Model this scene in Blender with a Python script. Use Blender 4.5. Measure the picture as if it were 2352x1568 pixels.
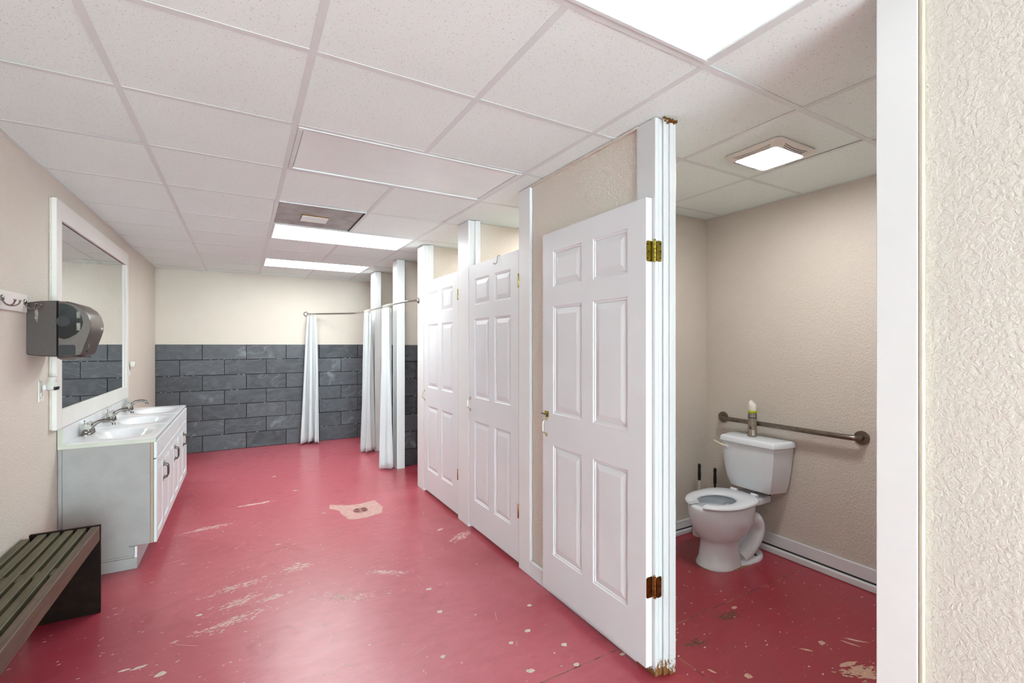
import bpy, bmesh, math, random
from mathutils import Vector, Matrix, noise
random.seed(7)
PI = math.pi
for o in list(bpy.data.objects): bpy.data.objects.remove(o)
SC = bpy.context.scene
COL = SC.collection

# ------------------------------------------------------------------ camera, world, exposure
F_PX, CAM_H, YAW = 1071.25, 1.438, 30.02
cd = bpy.data.cameras.new('camera'); cam = bpy.data.objects.new('camera', cd); COL.objects.link(cam)
cd.sensor_fit = 'HORIZONTAL'; cd.sensor_width = 36.0; cd.lens = 36.0*F_PX/2352
cd.shift_y = (790.9-784)/2352
cd.clip_start = .02
cam.location = (0, 0, CAM_H); cam.rotation_euler = (PI/2, 0, -math.radians(YAW))
SC.camera = cam
w = bpy.data.worlds.new('world'); SC.world = w; w.use_nodes = True
w.node_tree.nodes['Background'].inputs[0].default_value = (.75, .965, 1.0, 1)
w.node_tree.nodes['Background'].inputs[1].default_value = 18.5  # unseen open end added behind the camera lets this world light brighten the room
SC.view_settings.view_transform = 'Standard'; SC.view_settings.look = 'None'
SC.view_settings.exposure = 0.27; SC.view_settings.gamma = 1
SC.view_settings.use_curve_mapping = False
LAMP_MAIN, LAMP_REAR, LAMP_FAN = 16.5, 1.05, 85.0

# ------------------------------------------------------------------ main measures (metres)
XL, XS, XR, YB, YT, YF = -.969, 1.548, 3.183, 7.474, 2.431, -4.1
ZC = 2.424

# ------------------------------------------------------------------ helpers
def lin(r, g, b):
    f = lambda c: (c/255/12.92) if c/255 <= .04045 else ((c/255+.055)/1.055)**2.4
    return (f(r), f(g), f(b), 1)

class NT:
    def __init__(s, name, rough=.5, metal=0.0, spec=.5):
        s.m = bpy.data.materials.new(name); s.m.use_nodes = True
        s.t = s.m.node_tree; s.b = s.t.nodes['Principled BSDF']
        s.b.inputs['Roughness'].default_value = rough; s.b.inputs['Metallic'].default_value = metal
        s.b.inputs['Specular IOR Level'].default_value = spec
    def n(s, typ, **kw):
        x = s.t.nodes.new(typ)
        for k, v in kw.items():
            if k.startswith('i_'): x.inputs[int(k[2:])].default_value = v
            else: setattr(x, k, v)
        return x
    def l(s, a, b): s.t.links.new(a, b)
    def pos(s):
        if not hasattr(s, '_p'): s._p = s.n('ShaderNodeNewGeometry').outputs['Position']
        return s._p
    def obj(s):
        if not hasattr(s, '_o'): s._o = s.n('ShaderNodeTexCoord').outputs['Object']
        return s._o
    def map(s, v, scale=(1,1,1), loc=(0,0,0), rot=(0,0,0)):
        m = s.n('ShaderNodeMapping'); s.l(v, m.inputs[0])
        m.inputs[1].default_value = loc; m.inputs[2].default_value = rot; m.inputs[3].default_value = scale
        return m.outputs[0]
    def noise(s, v, scale, detail=3, rough=.5, dist=0):
        x = s.n('ShaderNodeTexNoise'); s.l(v, x.inputs['Vector'])
        x.inputs['Scale'].default_value = scale; x.inputs['Detail'].default_value = detail
        x.inputs['Roughness'].default_value = rough; x.inputs['Distortion'].default_value = dist
        return x.outputs[0]
    def vor(s, v, scale, feature='F1', rand=1.0):
        x = s.n('ShaderNodeTexVoronoi', feature=feature); s.l(v, x.inputs['Vector'])
        x.inputs['Scale'].default_value = scale; x.inputs['Randomness'].default_value = rand
        return x.outputs
    def ramp(s, v, a, b, ca=0.0, cb=1.0):
        x = s.n('ShaderNodeMapRange'); s.l(v, x.inputs[0])
        for i, q in enumerate((a, b, ca, cb)): x.inputs[i+1].default_value = q
        return x.outputs[0]
    def math(s, op, a, b=None):
        x = s.n('ShaderNodeMath', operation=op)
        for i, q in enumerate((a, b)):
            if q is None: continue
            if isinstance(q, (int, float)): x.inputs[i].default_value = q
            else: s.l(q, x.inputs[i])
        return x.outputs[0]
    def mix(s, f, a, b):
        x = s.n('ShaderNodeMix', data_type='RGBA')
        for i, q in ((0, f), (6, a), (7, b)):
            if isinstance(q, (int, float, tuple)): x.inputs[i].default_value = q
            else: s.l(q, x.inputs[i])
        return x.outputs[2]
    def col(s, c):
        if isinstance(c, tuple): s.b.inputs['Base Color'].default_value = c
        else: s.l(c, s.b.inputs['Base Color'])
    def bump(s, h, strength=.3, dist=.01):
        x = s.n('ShaderNodeBump'); x.inputs['Strength'].default_value = strength
        x.inputs['Distance'].default_value = dist; s.l(h, x.inputs['Height'])
        s.l(x.outputs[0], s.b.inputs['Normal'])
    def rough(s, v): s.l(v, s.b.inputs['Roughness'])

def simple(name, rgb, rough=.5, metal=0, spec=.5, var=.06, vs=6, bump=0, bs=200, grain=None):
    """plain colour with slight procedural variation"""
    m = NT(name, rough, metal, spec); c = lin(*rgb)
    v = m.obj() if grain is None else m.map(m.obj(), grain)
    d = tuple(max(0, x*(1-var*2.2)) for x in c[:3])+(1,)
    m.col(m.mix(m.ramp(m.noise(v, vs, 4, .6), .35, .7), d, c))
    if bump: m.bump(m.noise(v, bs, 3), bump, .002)
    return m.m

def wall_mat(name, rgb, dark, bsc=95, bst=.5, bd=.004):
    m = NT(name, .62, 0, .35); p = m.pos()
    c = m.mix(m.ramp(m.noise(p, 1.3, 3), .3, .75), lin(*rgb), lin(*dark))
    sp = m.ramp(m.noise(p, 160, 2), .30, .42)
    c = m.mix(m.math('MULTIPLY', m.math('SUBTRACT', 1.0, sp), .12), c, lin(150, 130, 110))
    m.col(c)
    n1 = m.ramp(m.noise(p, bsc, 3, .55, .6), .38, .62)
    m.bump(n1, bst, bd)
    return m.m

M = {}
M['wall'] = wall_mat('cream orange peel paint', (220, 211, 200), (214, 205, 194))
M['wall_stall'] = wall_mat('tan orange peel paint', (210, 203, 194), (202, 195, 186))
M['wall_near'] = wall_mat('cream knockdown paint', (208, 202, 194), (203, 197, 189), 75, .28, .004)

def white_paint(name, rgb=(226, 227, 230), rough=.38, chips=0.0, chip=(120, 80, 45), grain=True):
    m = NT(name, rough, 0, .5); v = m.obj(); p = m.pos()
    c = m.mix(m.ramp(m.noise(p, 2.2, 3), .3, .7), lin(*rgb), lin(*[x-7 for x in rgb]))
    if chips:
        # chipping near the floor only where the paint has worn off the wood
        z = m.n('ShaderNodeSeparateXYZ'); m.l(p, z.inputs[0])
        hz = m.ramp(z.outputs[2], 0.0, .16, .62, .0)
        n = m.noise(m.map(p, (60, 60, 26)), 1.0, 4, .7)
        hit = m.math('LESS_THAN', n, m.math('ADD', hz, chips))
        c = m.mix(hit, c, lin(*chip))
    m.col(c)
    if grain: m.bump(m.noise(m.map(v, (70, 70, 6)), 4, 3, .6), .12, .002)
    return m.m
M['door'] = white_paint('white door paint', (224, 225, 229))
M['trim'] = white_paint('white trim paint', (228, 229, 230))
M['trim_worn'] = white_paint('worn white trim paint', (206, 206, 207), chips=.05)
M['base'] = white_paint('white baseboard paint', (220, 223, 228), .35)
M['mirror_frame'] = white_paint('ivory white frame paint', (230, 226, 222), .4)
M['cab'] = simple('white cabinet laminate', (222, 228, 230), .35, var=.02)
M['cab_side'] = simple('grey primed cabinet side', (166, 162, 160), .6, var=.05, vs=9)
M['edge_tan'] = simple('tan raw cabinet edge', (176, 158, 138), .7)
M['marble'] = simple('white cultured marble', (228, 228, 231), .12, spec=.6, var=.02, vs=3)
M['marble_edge'] = simple('cream marble edge', (205, 205, 192), .4, var=.05)
M['chrome'] = simple('polished chrome', (150, 146, 142), .14, 1, var=.1, vs=20)
M['nickel'] = simple('brushed nickel', (142, 132, 122), .3, 1, var=.15, vs=30)
M['steel'] = simple('satin steel rod', (190, 186, 182), .22, 1, var=.05)
M['pewter'] = simple('dark pewter', (120, 116, 112), .3, .9, var=.2, vs=40)
M['brass'] = simple('bright brass', (186, 170, 70), .25, 1, var=.2, vs=40)
M['pale_brass'] = simple('pale brass', (214, 206, 176), .3, .8, var=.15, vs=40)
M['copper'] = simple('aged brass', (166, 112, 52), .32, 1, var=.25, vs=40)
M['screw'] = simple('screw head', (60, 50, 35), .4, .8)
M['porcelain'] = simple('pale grey porcelain', (226, 234, 242), .1, spec=.6, var=.02, vs=3)
M['seat'] = simple('white plastic seat', (224, 230, 238), .22, var=.015)
M['water'] = simple('toilet water', (120, 128, 134), .03, var=.05)
M['white_plastic'] = simple('white plastic', (230, 228, 222), .35, var=.03)
M['grey_plastic'] = simple('grey white plastic', (206, 203, 198), .35, var=.03)
M['ivory'] = simple('ivory plastic', (222, 214, 196), .4, var=.05)
M['black'] = simple('black plastic', (22, 23, 24), .35, var=.1)
M['slot'] = simple('dark slot', (55, 55, 58), .8)
M['dark_gap'] = simple('dark recess', (62, 48, 38), .9)
M['gray_vent'] = None
M['smoke'] = simple('taupe dispenser plastic', (90, 78, 72), .33, .25, spec=.6, var=.06, vs=30)
M['smoke_side'] = simple('matte taupe plastic', (72, 62, 58), .55, .1, var=.05, vs=40)
M['smoked_glass'] = simple('smoked window', (14, 14, 15), .14, spec=.45)
M['sticker'] = simple('torn sticker', (150, 146, 136), .7, var=.2, vs=60)
M['can_body'] = simple('beige can print', (150, 138, 124), .35, .3, var=.12, vs=60)
M['can_band'] = simple('grey can band', (110, 106, 104), .35, .3)
M['lime'] = simple('lime green collar', (178, 190, 20), .4)
M['ink'] = simple('dark print', (45, 38, 34), .5)
M['print_white'] = simple('white print', (236, 234, 228), .5)
M['caulk_bead'] = simple('caulk', (196, 186, 168), .7)  # cream caulk colour of the bead along the near post

def mk_mirror():
    m = NT('mirror silver', .012, 1, .5); v = m.obj()
    m.col(m.mix(m.ramp(m.noise(v, 5, 2), .3, .7), lin(226, 232, 230), lin(230, 235, 234)))
    return m.m
M['mirror'] = mk_mirror()

def mk_acrylic():
    m = NT('clear acrylic', .06, 0, .5); m.col(lin(238, 238, 230))
    m.b.inputs['Transmission Weight'].default_value = .75; m.b.inputs['IOR'].default_value = 1.45
    m.bump(m.noise(m.obj(), 60, 2), .1, .002)
    return m.m
M['acrylic'] = mk_acrylic()

def mk_tile(name, rgb, rgb2):
    m = NT(name, .85, 0, .2); p = m.pos(); v = m.obj()
    c = m.mix(m.ramp(m.noise(p, 2, 2), .3, .7), lin(*rgb), lin(*rgb2))
    big = m.ramp(m.noise(p, 165, 2, .5), .64, .70)           # pin holes and fissures
    vo = m.vor(p, 230)[0]
    fine = m.ramp(vo, .10, .18, 1, 0)
    hol = m.math('MAXIMUM', m.math('MULTIPLY', big, .42), m.math('MULTIPLY', fine, .35))
    m.col(m.mix(hol, c, lin(118, 114, 110)))
    m.bump(m.math('SUBTRACT', 1.0, hol), .35, .002)
    return m.m
M['ctile'] = mk_tile('mineral fibre ceiling tile', (238, 251, 249), (234, 248, 246))
M['grid'] = simple('white enamel grid', (222, 231, 231), .45, var=.02)

def mk_emit(name, rgb, s, tex=0):
    m = bpy.data.materials.new(name); m.use_nodes = True; t = m.node_tree; t.nodes.clear()
    out = t.nodes.new('ShaderNodeOutputMaterial'); e = t.nodes.new('ShaderNodeEmission')
    e.inputs[0].default_value = rgb; e.inputs[1].default_value = s
    if tex:   # prismatic diffuser: fine pyramids vary what each facet sends out
        g = t.nodes.new('ShaderNodeNewGeometry'); v = t.nodes.new('ShaderNodeTexVoronoi')
        v.inputs['Scale'].default_value = 95; v.inputs['Randomness'].default_value = .1
        t.links.new(g.outputs['Position'], v.inputs['Vector'])
        r = t.nodes.new('ShaderNodeMapRange'); r.inputs[1].default_value = 0; r.inputs[2].default_value = .7
        r.inputs[3].default_value = s; r.inputs[4].default_value = s*(1-tex)
        t.links.new(v.outputs[0], r.inputs[0]); t.links.new(r.outputs[0], e.inputs[1])
    t.links.new(e.outputs[0], out.inputs[0])
    return m
M['lit'] = mk_emit('lit fluorescent diffuser', (.94, 1, .98, 1), LAMP_MAIN)
M['lit_near'] = mk_emit('lit prismatic diffuser', (.96, 1, .99, 1), LAMP_REAR, .1)
M['lit_fan'] = mk_emit('lit fan lamp lens', (1, .985, .96, 1), LAMP_FAN)
M['unlit'] = simple('unlit prismatic diffuser', (240, 251, 250), .35, var=.03, vs=3, bump=.2, bs=120)

def mk_vent():
    m = NT('perforated grey metal', .6, .2, .4); p = m.pos()
    c = m.mix(m.ramp(m.noise(p, 5, 4, .6), .4, .65), lin(184, 190, 188), lin(150, 152, 144))
    dots = m.ramp(m.vor(m.map(p, rot=(0, 0, .78)), 210, rand=0.0)[0], .25, .4, 1, 0)
    m.col(m.mix(m.math('MULTIPLY', dots, .45), c, lin(85, 82, 80)))
    return m.m
M['gray_vent'] = mk_vent()

def mk_floor():
    m = NT('red painted concrete', .34, 0, .75); p = m.pos()
    n1 = m.ramp(m.noise(p, .9, 4, .6), .35, .68); n2 = m.ramp(m.noise(m.map(p, (1, 1.6, 1)), 5, 6, .7), .2, .8)
    c = m.mix(n1, lin(152, 42, 58), lin(138, 38, 50))
    c = m.mix(m.math('MULTIPLY', n2, .3), c, lin(166, 60, 74))
    # main room's middle mixed paler pink: sheen painted into the colour, with some scuffing
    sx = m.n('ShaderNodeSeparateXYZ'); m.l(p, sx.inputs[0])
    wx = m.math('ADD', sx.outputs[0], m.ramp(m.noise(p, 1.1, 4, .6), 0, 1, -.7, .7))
    sheen_scuff = m.math('MULTIPLY', m.ramp(wx, -.95, -.1), m.ramp(wx, 1.75, 1.1))
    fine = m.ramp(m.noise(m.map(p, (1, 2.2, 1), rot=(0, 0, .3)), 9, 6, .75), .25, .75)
    c = m.mix(m.math('MULTIPLY', sheen_scuff, m.math('ADD', m.math('MULTIPLY', fine, .35), .4)), c, lin(208, 112, 126))
    # drag streaks where feet and mops wear the paint
    st = m.ramp(m.noise(m.map(p, (3, 16, 1), rot=(0, 0, .35)), 2.2, 5, .7), .55, .8)
    c = m.mix(m.math('MULTIPLY', st, .22), c, lin(200, 104, 112))
    # sawn control joints (y = 1.655 across the room, x = 1.735 along the stalls)
    sep = m.n('ShaderNodeSeparateXYZ'); m.l(p, sep.inputs[0])
    X, Y = sep.outputs[0], sep.outputs[1]
    wob = m.ramp(m.noise(p, 14, 3), 0, 1, -.004, .004)
    j1 = m.math('LESS_THAN', m.math('ABSOLUTE', m.math('ADD', m.math('SUBTRACT', Y, 1.655), wob)), .0038)
    j2 = m.math('LESS_THAN', m.math('ABSOLUTE', m.math('ADD', m.math('SUBTRACT', X, 1.735), wob)), .0038)
    j = m.math('MAXIMUM', j1, j2)
    jc = m.mix(m.ramp(m.noise(p, 9, 3), .45, .55), lin(150, 92, 76), lin(96, 40, 42))
    # generic small paint chips
    c = m.mix(j, c, jc)
    # blotchy scuffs
    bl = m.ramp(m.noise(p, 3.2, 6, .75, .8), .56, .72)
    c = m.mix(m.math('MULTIPLY', bl, .4), c, lin(136, 52, 60))
    m.col(c)
    m.rough(m.math('ADD', m.math('ADD', m.math('MULTIPLY', n2, .10), .26), m.math('MULTIPLY', bl, .12)))
    h = m.math('SUBTRACT', m.math('MULTIPLY', m.noise(p, 24, 4, .6), .35), j)
    m.bump(h, .22, .006)
    return m.m
FLAKES = [
 # toilet stall floor
 (2.36, 1.00, .085, .045, -.5, .08, 1), (2.36, 1.06, .05, .012, -.3, .06, 1), (2.28, .95, .05, .02, -.5, .08, 1),
 (2.17, .935, .075, .007, -1.15, .015, 1), (2.58, 1.13, .05, .007, -.9, .03, 1), (2.53, 1.13, .04, .006, -1.2, .03, 1),
 (2.42, 1.20, .02, .012, .2, .05, 1), (2.30, 1.21, .025, .007, -.9, .02, 1), (1.90, 1.24, .016, .014, 0, .03, 1),
 (1.79, 1.34, .02, .006, 1.9, .02, 1), (1.89, 1.50, .05, .022, -.2, .12, 2), (2.24, 1.57, .08, .03, -.15, .12, 2),
 (2.33, 1.60, .02, .01, 0, .05, 1), (1.95, .98, .012, .01, 0, .03, 1),
 # around toilet foot
 # main room
 (-.02, 3.22, .16, .05, .2, .22, 3), (.00, 3.02, .1, .05, .3, .2, 3), (-.05, 2.82, .16, .04, .25, .22, 3), (.16, 2.98, .1, .02, .2, .1, 3),
 (.30, 3.30, .1, .05, .1, .2, 3), (-.20, 2.98, .015, .009, 0, .01, 0), (-.31, 2.53, .022, .014, .3, .012, 0),
 (-.40, 2.63, .03, .008, .2, .03, 0), (-.45, 2.64, .02, .007, 0, .03, 0), (-.45, 2.24, .03, .012, .2, .02, 0), (-.37, 2.19, .02, .018, 0, .02, 0),
 (-.49, 2.10, .024, .014, .5, .012, 0), (-.62, 2.25, .018, .012, 0, .02, 0), (-.68, 2.14, .016, .013, .4, .012, 0), (-.55, 2.33, .012, .008, 0, .01, 0),
 (-.09, 2.24, .06, .02, 1.1, .12, 3), (-.08, 1.86, .09, .02, 1.0, .13, 3), (-.05, 1.75, .022, .008, .8, .02, 0),
 (.95, 2.62, .018, .012, 0, .02, 0), (.92, 2.37, .016, .012, 0, .02, 0), (.80, 2.02, .012, .01, 0, .02, 0),
 (.25, 1.80, .012, .008, 0, .01, 0), (.14, 1.93, .01, .007, 0, .01, 0),
 (1.24, 1.99, .015, .012, 0, .01, 0), (1.335, 1.81, .014, .012, 0, .01, 0), (1.10, 1.74, .02, .012, -.3, .01, 0), (1.12, 1.95, .012, .01, 0, .01, 0),
 (1.30, 1.67, .014, .01, 0, .01, 0), (1.37, 2.18, .012, .01, 0, .01, 0), (1.53, 1.62, .016, .008, 0, .01, 0),
 (.55, 2.85, .012, .006, 0, .02, 3), (.50, 2.78, .16, .04, -.5, .2, 3), (.78, 2.95, .12, .03, -.6, .16, 3),
 (.22, 3.75, .02, .007, 0, .02, 0), (.60, 4.25, .02, .007, 0, .03, 0), (.45, 5.05, .02, .01, 0, .02, 0), (.30, 5.7, .02, .008, 0, .02, 0),
 (-.25, 4.35, .14, .03, .2, .2, 3), (.10, 4.8, .14, .02, .1, .18, 3), (1.42, 3.22, .1, .05, .6, .2, 3), (1.33, 3.42, .03, .012, .4, .05, 3),
]
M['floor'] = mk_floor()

def mk_slate():
    m = NT('charcoal slate', .5, 0, .45); v = m.obj(); p = m.pos()
    oi = m.n('ShaderNodeObjectInfo')
    of = m.n('ShaderNodeVectorMath', operation='ADD')
    cb = m.n('ShaderNodeCombineXYZ'); m.l(m.math('MULTIPLY', oi.outputs['Random'], 37.0), cb.inputs[0]); m.l(m.math('MULTIPLY', oi.outputs['Random'], 91.0), cb.inputs[2])
    m.l(p, of.inputs[0]); m.l(cb.outputs[0], of.inputs[1]); q = of.outputs[0]
    c = m.mix(oi.outputs['Random'], lin(56, 57, 63), lin(80, 82, 88))
    n1 = m.ramp(m.noise(m.map(q, (2, 2, 3)), 2.4, 4, .55, 1.6), .35, .7)
    c = m.mix(m.math('MULTIPLY', n1, .5), c, lin(96, 99, 105))
    wv = m.n('ShaderNodeTexWave', wave_type='BANDS', bands_direction='Z')
    m.l(m.map(q, (1, 1, 1.5), rot=(0, .35, 0)), wv.inputs[0]); wv.inputs['Scale'].default_value = 2.2; wv.inputs['Distortion'].default_value = 22
    wv.inputs['Detail'].default_value = 3; wv.inputs['Detail Scale'].default_value = .9; wv.inputs['Detail Roughness'].default_value = .5
    vein = m.ramp(wv.outputs[1], .90, 1.0)
    msk = m.ramp(m.noise(q, 2.2, 2), .42, .7)
    c = m.mix(m.math('MULTIPLY', m.math('MULTIPLY', vein, msk), .3), c, lin(136, 141, 148))
    pale = m.math('MULTIPLY', m.ramp(m.noise(q, 4.5, 5, .6, .6), .60, .70), m.ramp(oi.outputs['Random'], .55, .8))
    c = m.mix(m.math('MULTIPLY', pale, .6), c, lin(134, 142, 146))
    m.col(c)
    m.bump(m.noise(m.map(q, (1, 1, 3)), 18, 5, .6, .5), .35, .004)
    return m.m
M['slate'] = mk_slate()
M['grout'] = simple('dark slate joint', (26, 27, 30), .9, var=.3, vs=60)
M['chalk'] = simple('white mortar crumbs', (190, 190, 186), .9, var=.2, vs=80)

def mk_wood(name, a, b, c3):
    m = NT(name, .5, 0, .3); v = m.obj()
    g = m.noise(m.map(v, (26, 1.6, 26)), 3.0, 5, .6, .8)
    c = m.mix(m.ramp(g, .3, .7), lin(*a), lin(*b))
    k = m.ramp(m.noise(m.map(v, (6, 1.2, 6)), 2.2, 4, .6, .4), .48, .72)
    c = m.mix(m.math('MULTIPLY', k, .7), c, lin(*c3))
    m.col(c); m.bump(g, .35, .002)
    return m.m
M['bench'] = mk_wood('dark stained olive wood', (64, 60, 42), (98, 92, 68), (88, 70, 50))
M['bench_front'] = mk_wood('dark stained brown wood', (74, 58, 48), (108, 88, 74), (92, 84, 60))
M['bench_leg'] = mk_wood('near black stained wood', (16, 7, 5), (30, 15, 10), (42, 25, 14))
M['bench_leg'].node_tree.nodes['Principled BSDF'].inputs['Specular IOR Level'].default_value = .12

def mk_curtain():
    m = NT('white vinyl curtain', .38, 0, .5); v = m.obj()
    m.col(m.mix(m.ramp(m.noise(v, 6, 2), .3, .7), lin(236, 240, 243), lin(230, 235, 238)))
    m.b.inputs['Subsurface Weight'].default_value = 0
    m.b.inputs['Transmission Weight'].default_value = 0.0
    m.bump(m.noise(m.map(v, (8, 8, 3)), 9, 4, .6, .5), .3, .006)
    # let some light through the thin sheet
    t = m.t; out = t.nodes['Material Output']; tr = t.nodes.new('ShaderNodeBsdfTranslucent'); tr.inputs[0].default_value = lin(240, 242, 240)
    mx = t.nodes.new('ShaderNodeMixShader'); mx.inputs[0].default_value = .3
    t.links.new(m.b.outputs[0], mx.inputs[1]); t.links.new(tr.outputs[0], mx.inputs[2]); t.links.new(mx.outputs[0], out.inputs[0])
    return m.m
M['curtain'] = mk_curtain()

# ------------------------------------------------------------------ mesh builders
def bm_new(): return bmesh.new()

def box(bm, x0, x1, y0, y1, z0, z1, bev=0, seg=1):
    b = bmesh.new() if bev else bm
    r = bmesh.ops.create_cube(b, size=1)
    for v in r['verts']:
        v.co = Vector(((x0+x1)/2+v.co.x*(x1-x0), (y0+y1)/2+v.co.y*(y1-y0), (z0+z1)/2+v.co.z*(z1-z0)))
    if bev:
        bmesh.ops.bevel(b, geom=b.edges[:], offset=bev, segments=seg, affect='EDGES', profile=.5)
        join_bm(bm, b)
    return bm

def join_bm(dst, src, mat=None):
    me = bpy.data.meshes.new('tmp'); src.to_mesh(me)
    if mat: me.transform(mat)
    dst.from_mesh(me); bpy.data.meshes.remove(me); src.free()

def ring_loft(bm, rings, cap0=True, cap1=True, closed=True):
    vs = [[bm.verts.new(p) for p in r] for r in rings]
    n = len(rings[0])
    for a, b in zip(vs[:-1], vs[1:]):
        for i in range(n if closed else n-1):
            j = (i+1) % n
            bm.faces.new((a[i], a[j], b[j], b[i]))
    if cap0: bm.faces.new(vs[0][::-1])
    if cap1: bm.faces.new(vs[-1])
    return bm

def tube(bm, pts, r, seg=12, caps=True):
    pts = [Vector(p) for p in pts]; rings = []
    up = None
    rs = r if isinstance(r, (list, tuple)) else [r]*len(pts)
    for i, p in enumerate(pts):
        d = (pts[min(i+1, len(pts)-1)]-pts[max(i-1, 0)]).normalized()
        if up is None:
            up = Vector((0, 0, 1)) if abs(d.z) < .9 else Vector((1, 0, 0))
        a = d.cross(up).normalized(); b = d.cross(a).normalized(); up = -b if (-b).dot(up) > 0 else b
        a = d.cross(up).normalized(); b = a.cross(d).normalized()
        rings.append([p+a*math.cos(t)*rs[i]+b*math.sin(t)*rs[i] for t in [2*PI*k/seg for k in range(seg)]])
    return ring_loft(bm, rings, caps, caps)

def smooth_path(pts, n=8):
    """Catmull-Rom through points"""
    P = [Vector(p) for p in pts]; P = [P[0]*2-P[1]]+P+[P[-1]*2-P[-2]]; out = []
    for i in range(1, len(P)-2):
        for k in range(n):
            t = k/n
            out.append(.5*((2*P[i])+(-P[i-1]+P[i+1])*t+(2*P[i-1]-5*P[i]+4*P[i+1]-P[i+2])*t*t+(-P[i-1]+3*P[i]-3*P[i+1]+P[i+2])*t**3))
    out.append(P[-2]); return out

def lathe(bm, prof, c=(0, 0, 0), axis='z', seg=24):
    rings = []
    for (r, h) in prof:
        ring = []
        for k in range(seg):
            t = 2*PI*k/seg; a, b = r*math.cos(t), r*math.sin(t)
            p = {'z': (a, b, h), 'x': (h, a, b), 'y': (a, h, b)}[axis]
            ring.append(Vector(c)+Vector(p))
        rings.append(ring)
    return ring_loft(bm, rings)

def obj(name, bm, mat, parent=None, smooth=False, angle=None, label=None, world=True):
    bmesh.ops.recalc_face_normals(bm, faces=bm.faces[:])
    me = bpy.data.meshes.new(name)
    if smooth:
        for f in bm.faces: f.smooth = True
    bm.to_mesh(me); bm.free()
    me.materials.append(mat)
    if smooth:
        me.set_sharp_from_angle(angle=math.radians(angle or 40))
    o = bpy.data.objects.new(name, me); COL.objects.link(o)
    if parent is not None:
        o.parent = parent
        if world: o.matrix_parent_inverse = root_inv(parent)
    if label: o['label'] = label
    return o

def root_inv(p):
    m = Matrix.Identity(4)
    while p is not None:
        loc = Matrix.LocRotScale(p.location, p.rotation_euler, p.scale)
        m = (p.matrix_parent_inverse @ loc @ Matrix.Identity(4)) if m == Matrix.Identity(4) else p.matrix_parent_inverse @ loc @ m
        p = p.parent
    return m.inverted()

def tag(o, label=None, cat=None, group=None, kind=None):
    if label: o['label'] = label
    if cat: o['category'] = cat
    if group: o['group'] = group
    if kind: o['kind'] = kind
    return o

def thing(name, label, cat, loc=(0, 0, 0), group=None):
    o = bpy.data.objects.new(name, None); COL.objects.link(o); o.location = loc
    return tag(o, label, cat, group)

def struct(name, bm, mat, label=None, **kw):
    o = obj(name, bm, mat, **kw); o['kind'] = 'structure'
    if label: o['label'] = label
    return o

# ------------------------------------------------------------------ room shell
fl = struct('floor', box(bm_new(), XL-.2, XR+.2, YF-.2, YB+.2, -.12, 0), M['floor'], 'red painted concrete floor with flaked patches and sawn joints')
M['flake0'] = simple('bare pale concrete', (214, 200, 188), .8, var=.08, vs=60)
M['flake1'] = simple('bare pinkish concrete', (206, 166, 148), .8, var=.12, vs=60)
M['flake2'] = simple('brown stain', (118, 76, 58), .7, var=.2, vs=60)
M['flake3'] = simple('scuffed pale red', (226, 188, 184), .7, var=.12, vs=60)
def flake_poly(b, cx, cy, a, w_, ang, rag, z):
    n = 22 if a > .01 else 8; ph = random.uniform(0, 9); pts = []
    for k in range(n):
        th = 2*PI*k/n
        r = 1+rag*(noise.noise(Vector((math.cos(th)*1.7+ph, math.sin(th)*1.7, ph)))*1.6+noise.noise(Vector((math.cos(th)*5+ph, math.sin(th)*5, ph)))*.9)
        x, y = a*r*math.cos(th), w_*r*math.sin(th)
        pts.append((cx+x*math.cos(ang)-y*math.sin(ang), cy+x*math.sin(ang)+y*math.cos(ang)))
    ring_loft(b, [[Vector((x, y, .0001)) for x, y in pts], [Vector((x, y, z)) for x, y in pts]], False, True)
fb = {k: bm_new() for k in range(4)}
for (cx, cy, a, w_, ang, rag, ci) in FLAKES:
    if rag < .1 and not (a > .07 and ci == 1 and rag > .05):
        flake_poly(fb[ci], cx, cy, a, w_, ang, .25, random.uniform(.0004, .0006))
    else:                       # ragged area: a cloud of small shards, densest at its middle
        big = a > .07 and ci == 1
        if big:
            flake_poly(fb[ci], cx, cy, a*.62, w_*.75, ang, .55, .0006)
        for k in range(int(40+a*500)):
            u, v = random.gauss(0, .5), random.gauss(0, .5); s_ = random.uniform(.002, .0075)*(1.3 if big else 1)
            x, y = a*u, w_*v
            flake_poly(fb[ci], cx+x*math.cos(ang)-y*math.sin(ang), cy+x*math.sin(ang)+y*math.cos(ang), s_*random.uniform(1, 2.6), s_*.55, ang+random.uniform(-.35, .35), .6, random.uniform(.0003, .0006))
# countless fleck-sized chips, denser towards the left of the room, and a few thin scratches
rz = random.Random(5)
for k in range(1500):
    if k < 1150:
        x = min(1.5, -.9+abs(rz.gauss(0, .9))); y = rz.uniform(1.3, 6.8)
    else:
        x = rz.uniform(1.65, 3.1); y = rz.uniform(.56, 2.3)
        if 2.5 < x and abs(y-1.98) < .16: continue
    s_ = rz.choice((.0015, .002, .002, .003, .0045)); 
    flake_poly(fb[3 if k % 3 else 0], x, y, s_*rz.uniform(1, 2.2), s_*.7, rz.uniform(-.3, .8), .5, .0004)
for (cx, cy, dx, dy, nn) in ((.52, 2.78, .05, -.012, 12), (.60, 3.02, .06, .0, 9), (.86, 3.08, .05, -.004, 9), (.95, 2.9, .0, -.03, 6), (.1, 2.0, .03, .02, 10), (-.3, 1.9, .035, .02, 12), (-.2, 3.35, .03, .01, 16), (-.15, 2.9, .03, .02, 14)):
    for q in range(nn):
        flake_poly(fb[0], cx+dx*q+rz.gauss(0, .008), cy+dy*q+rz.gauss(0, .02), rz.uniform(.002, .005), rz.uniform(.0015, .003), .3, .5, .0005)
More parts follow.
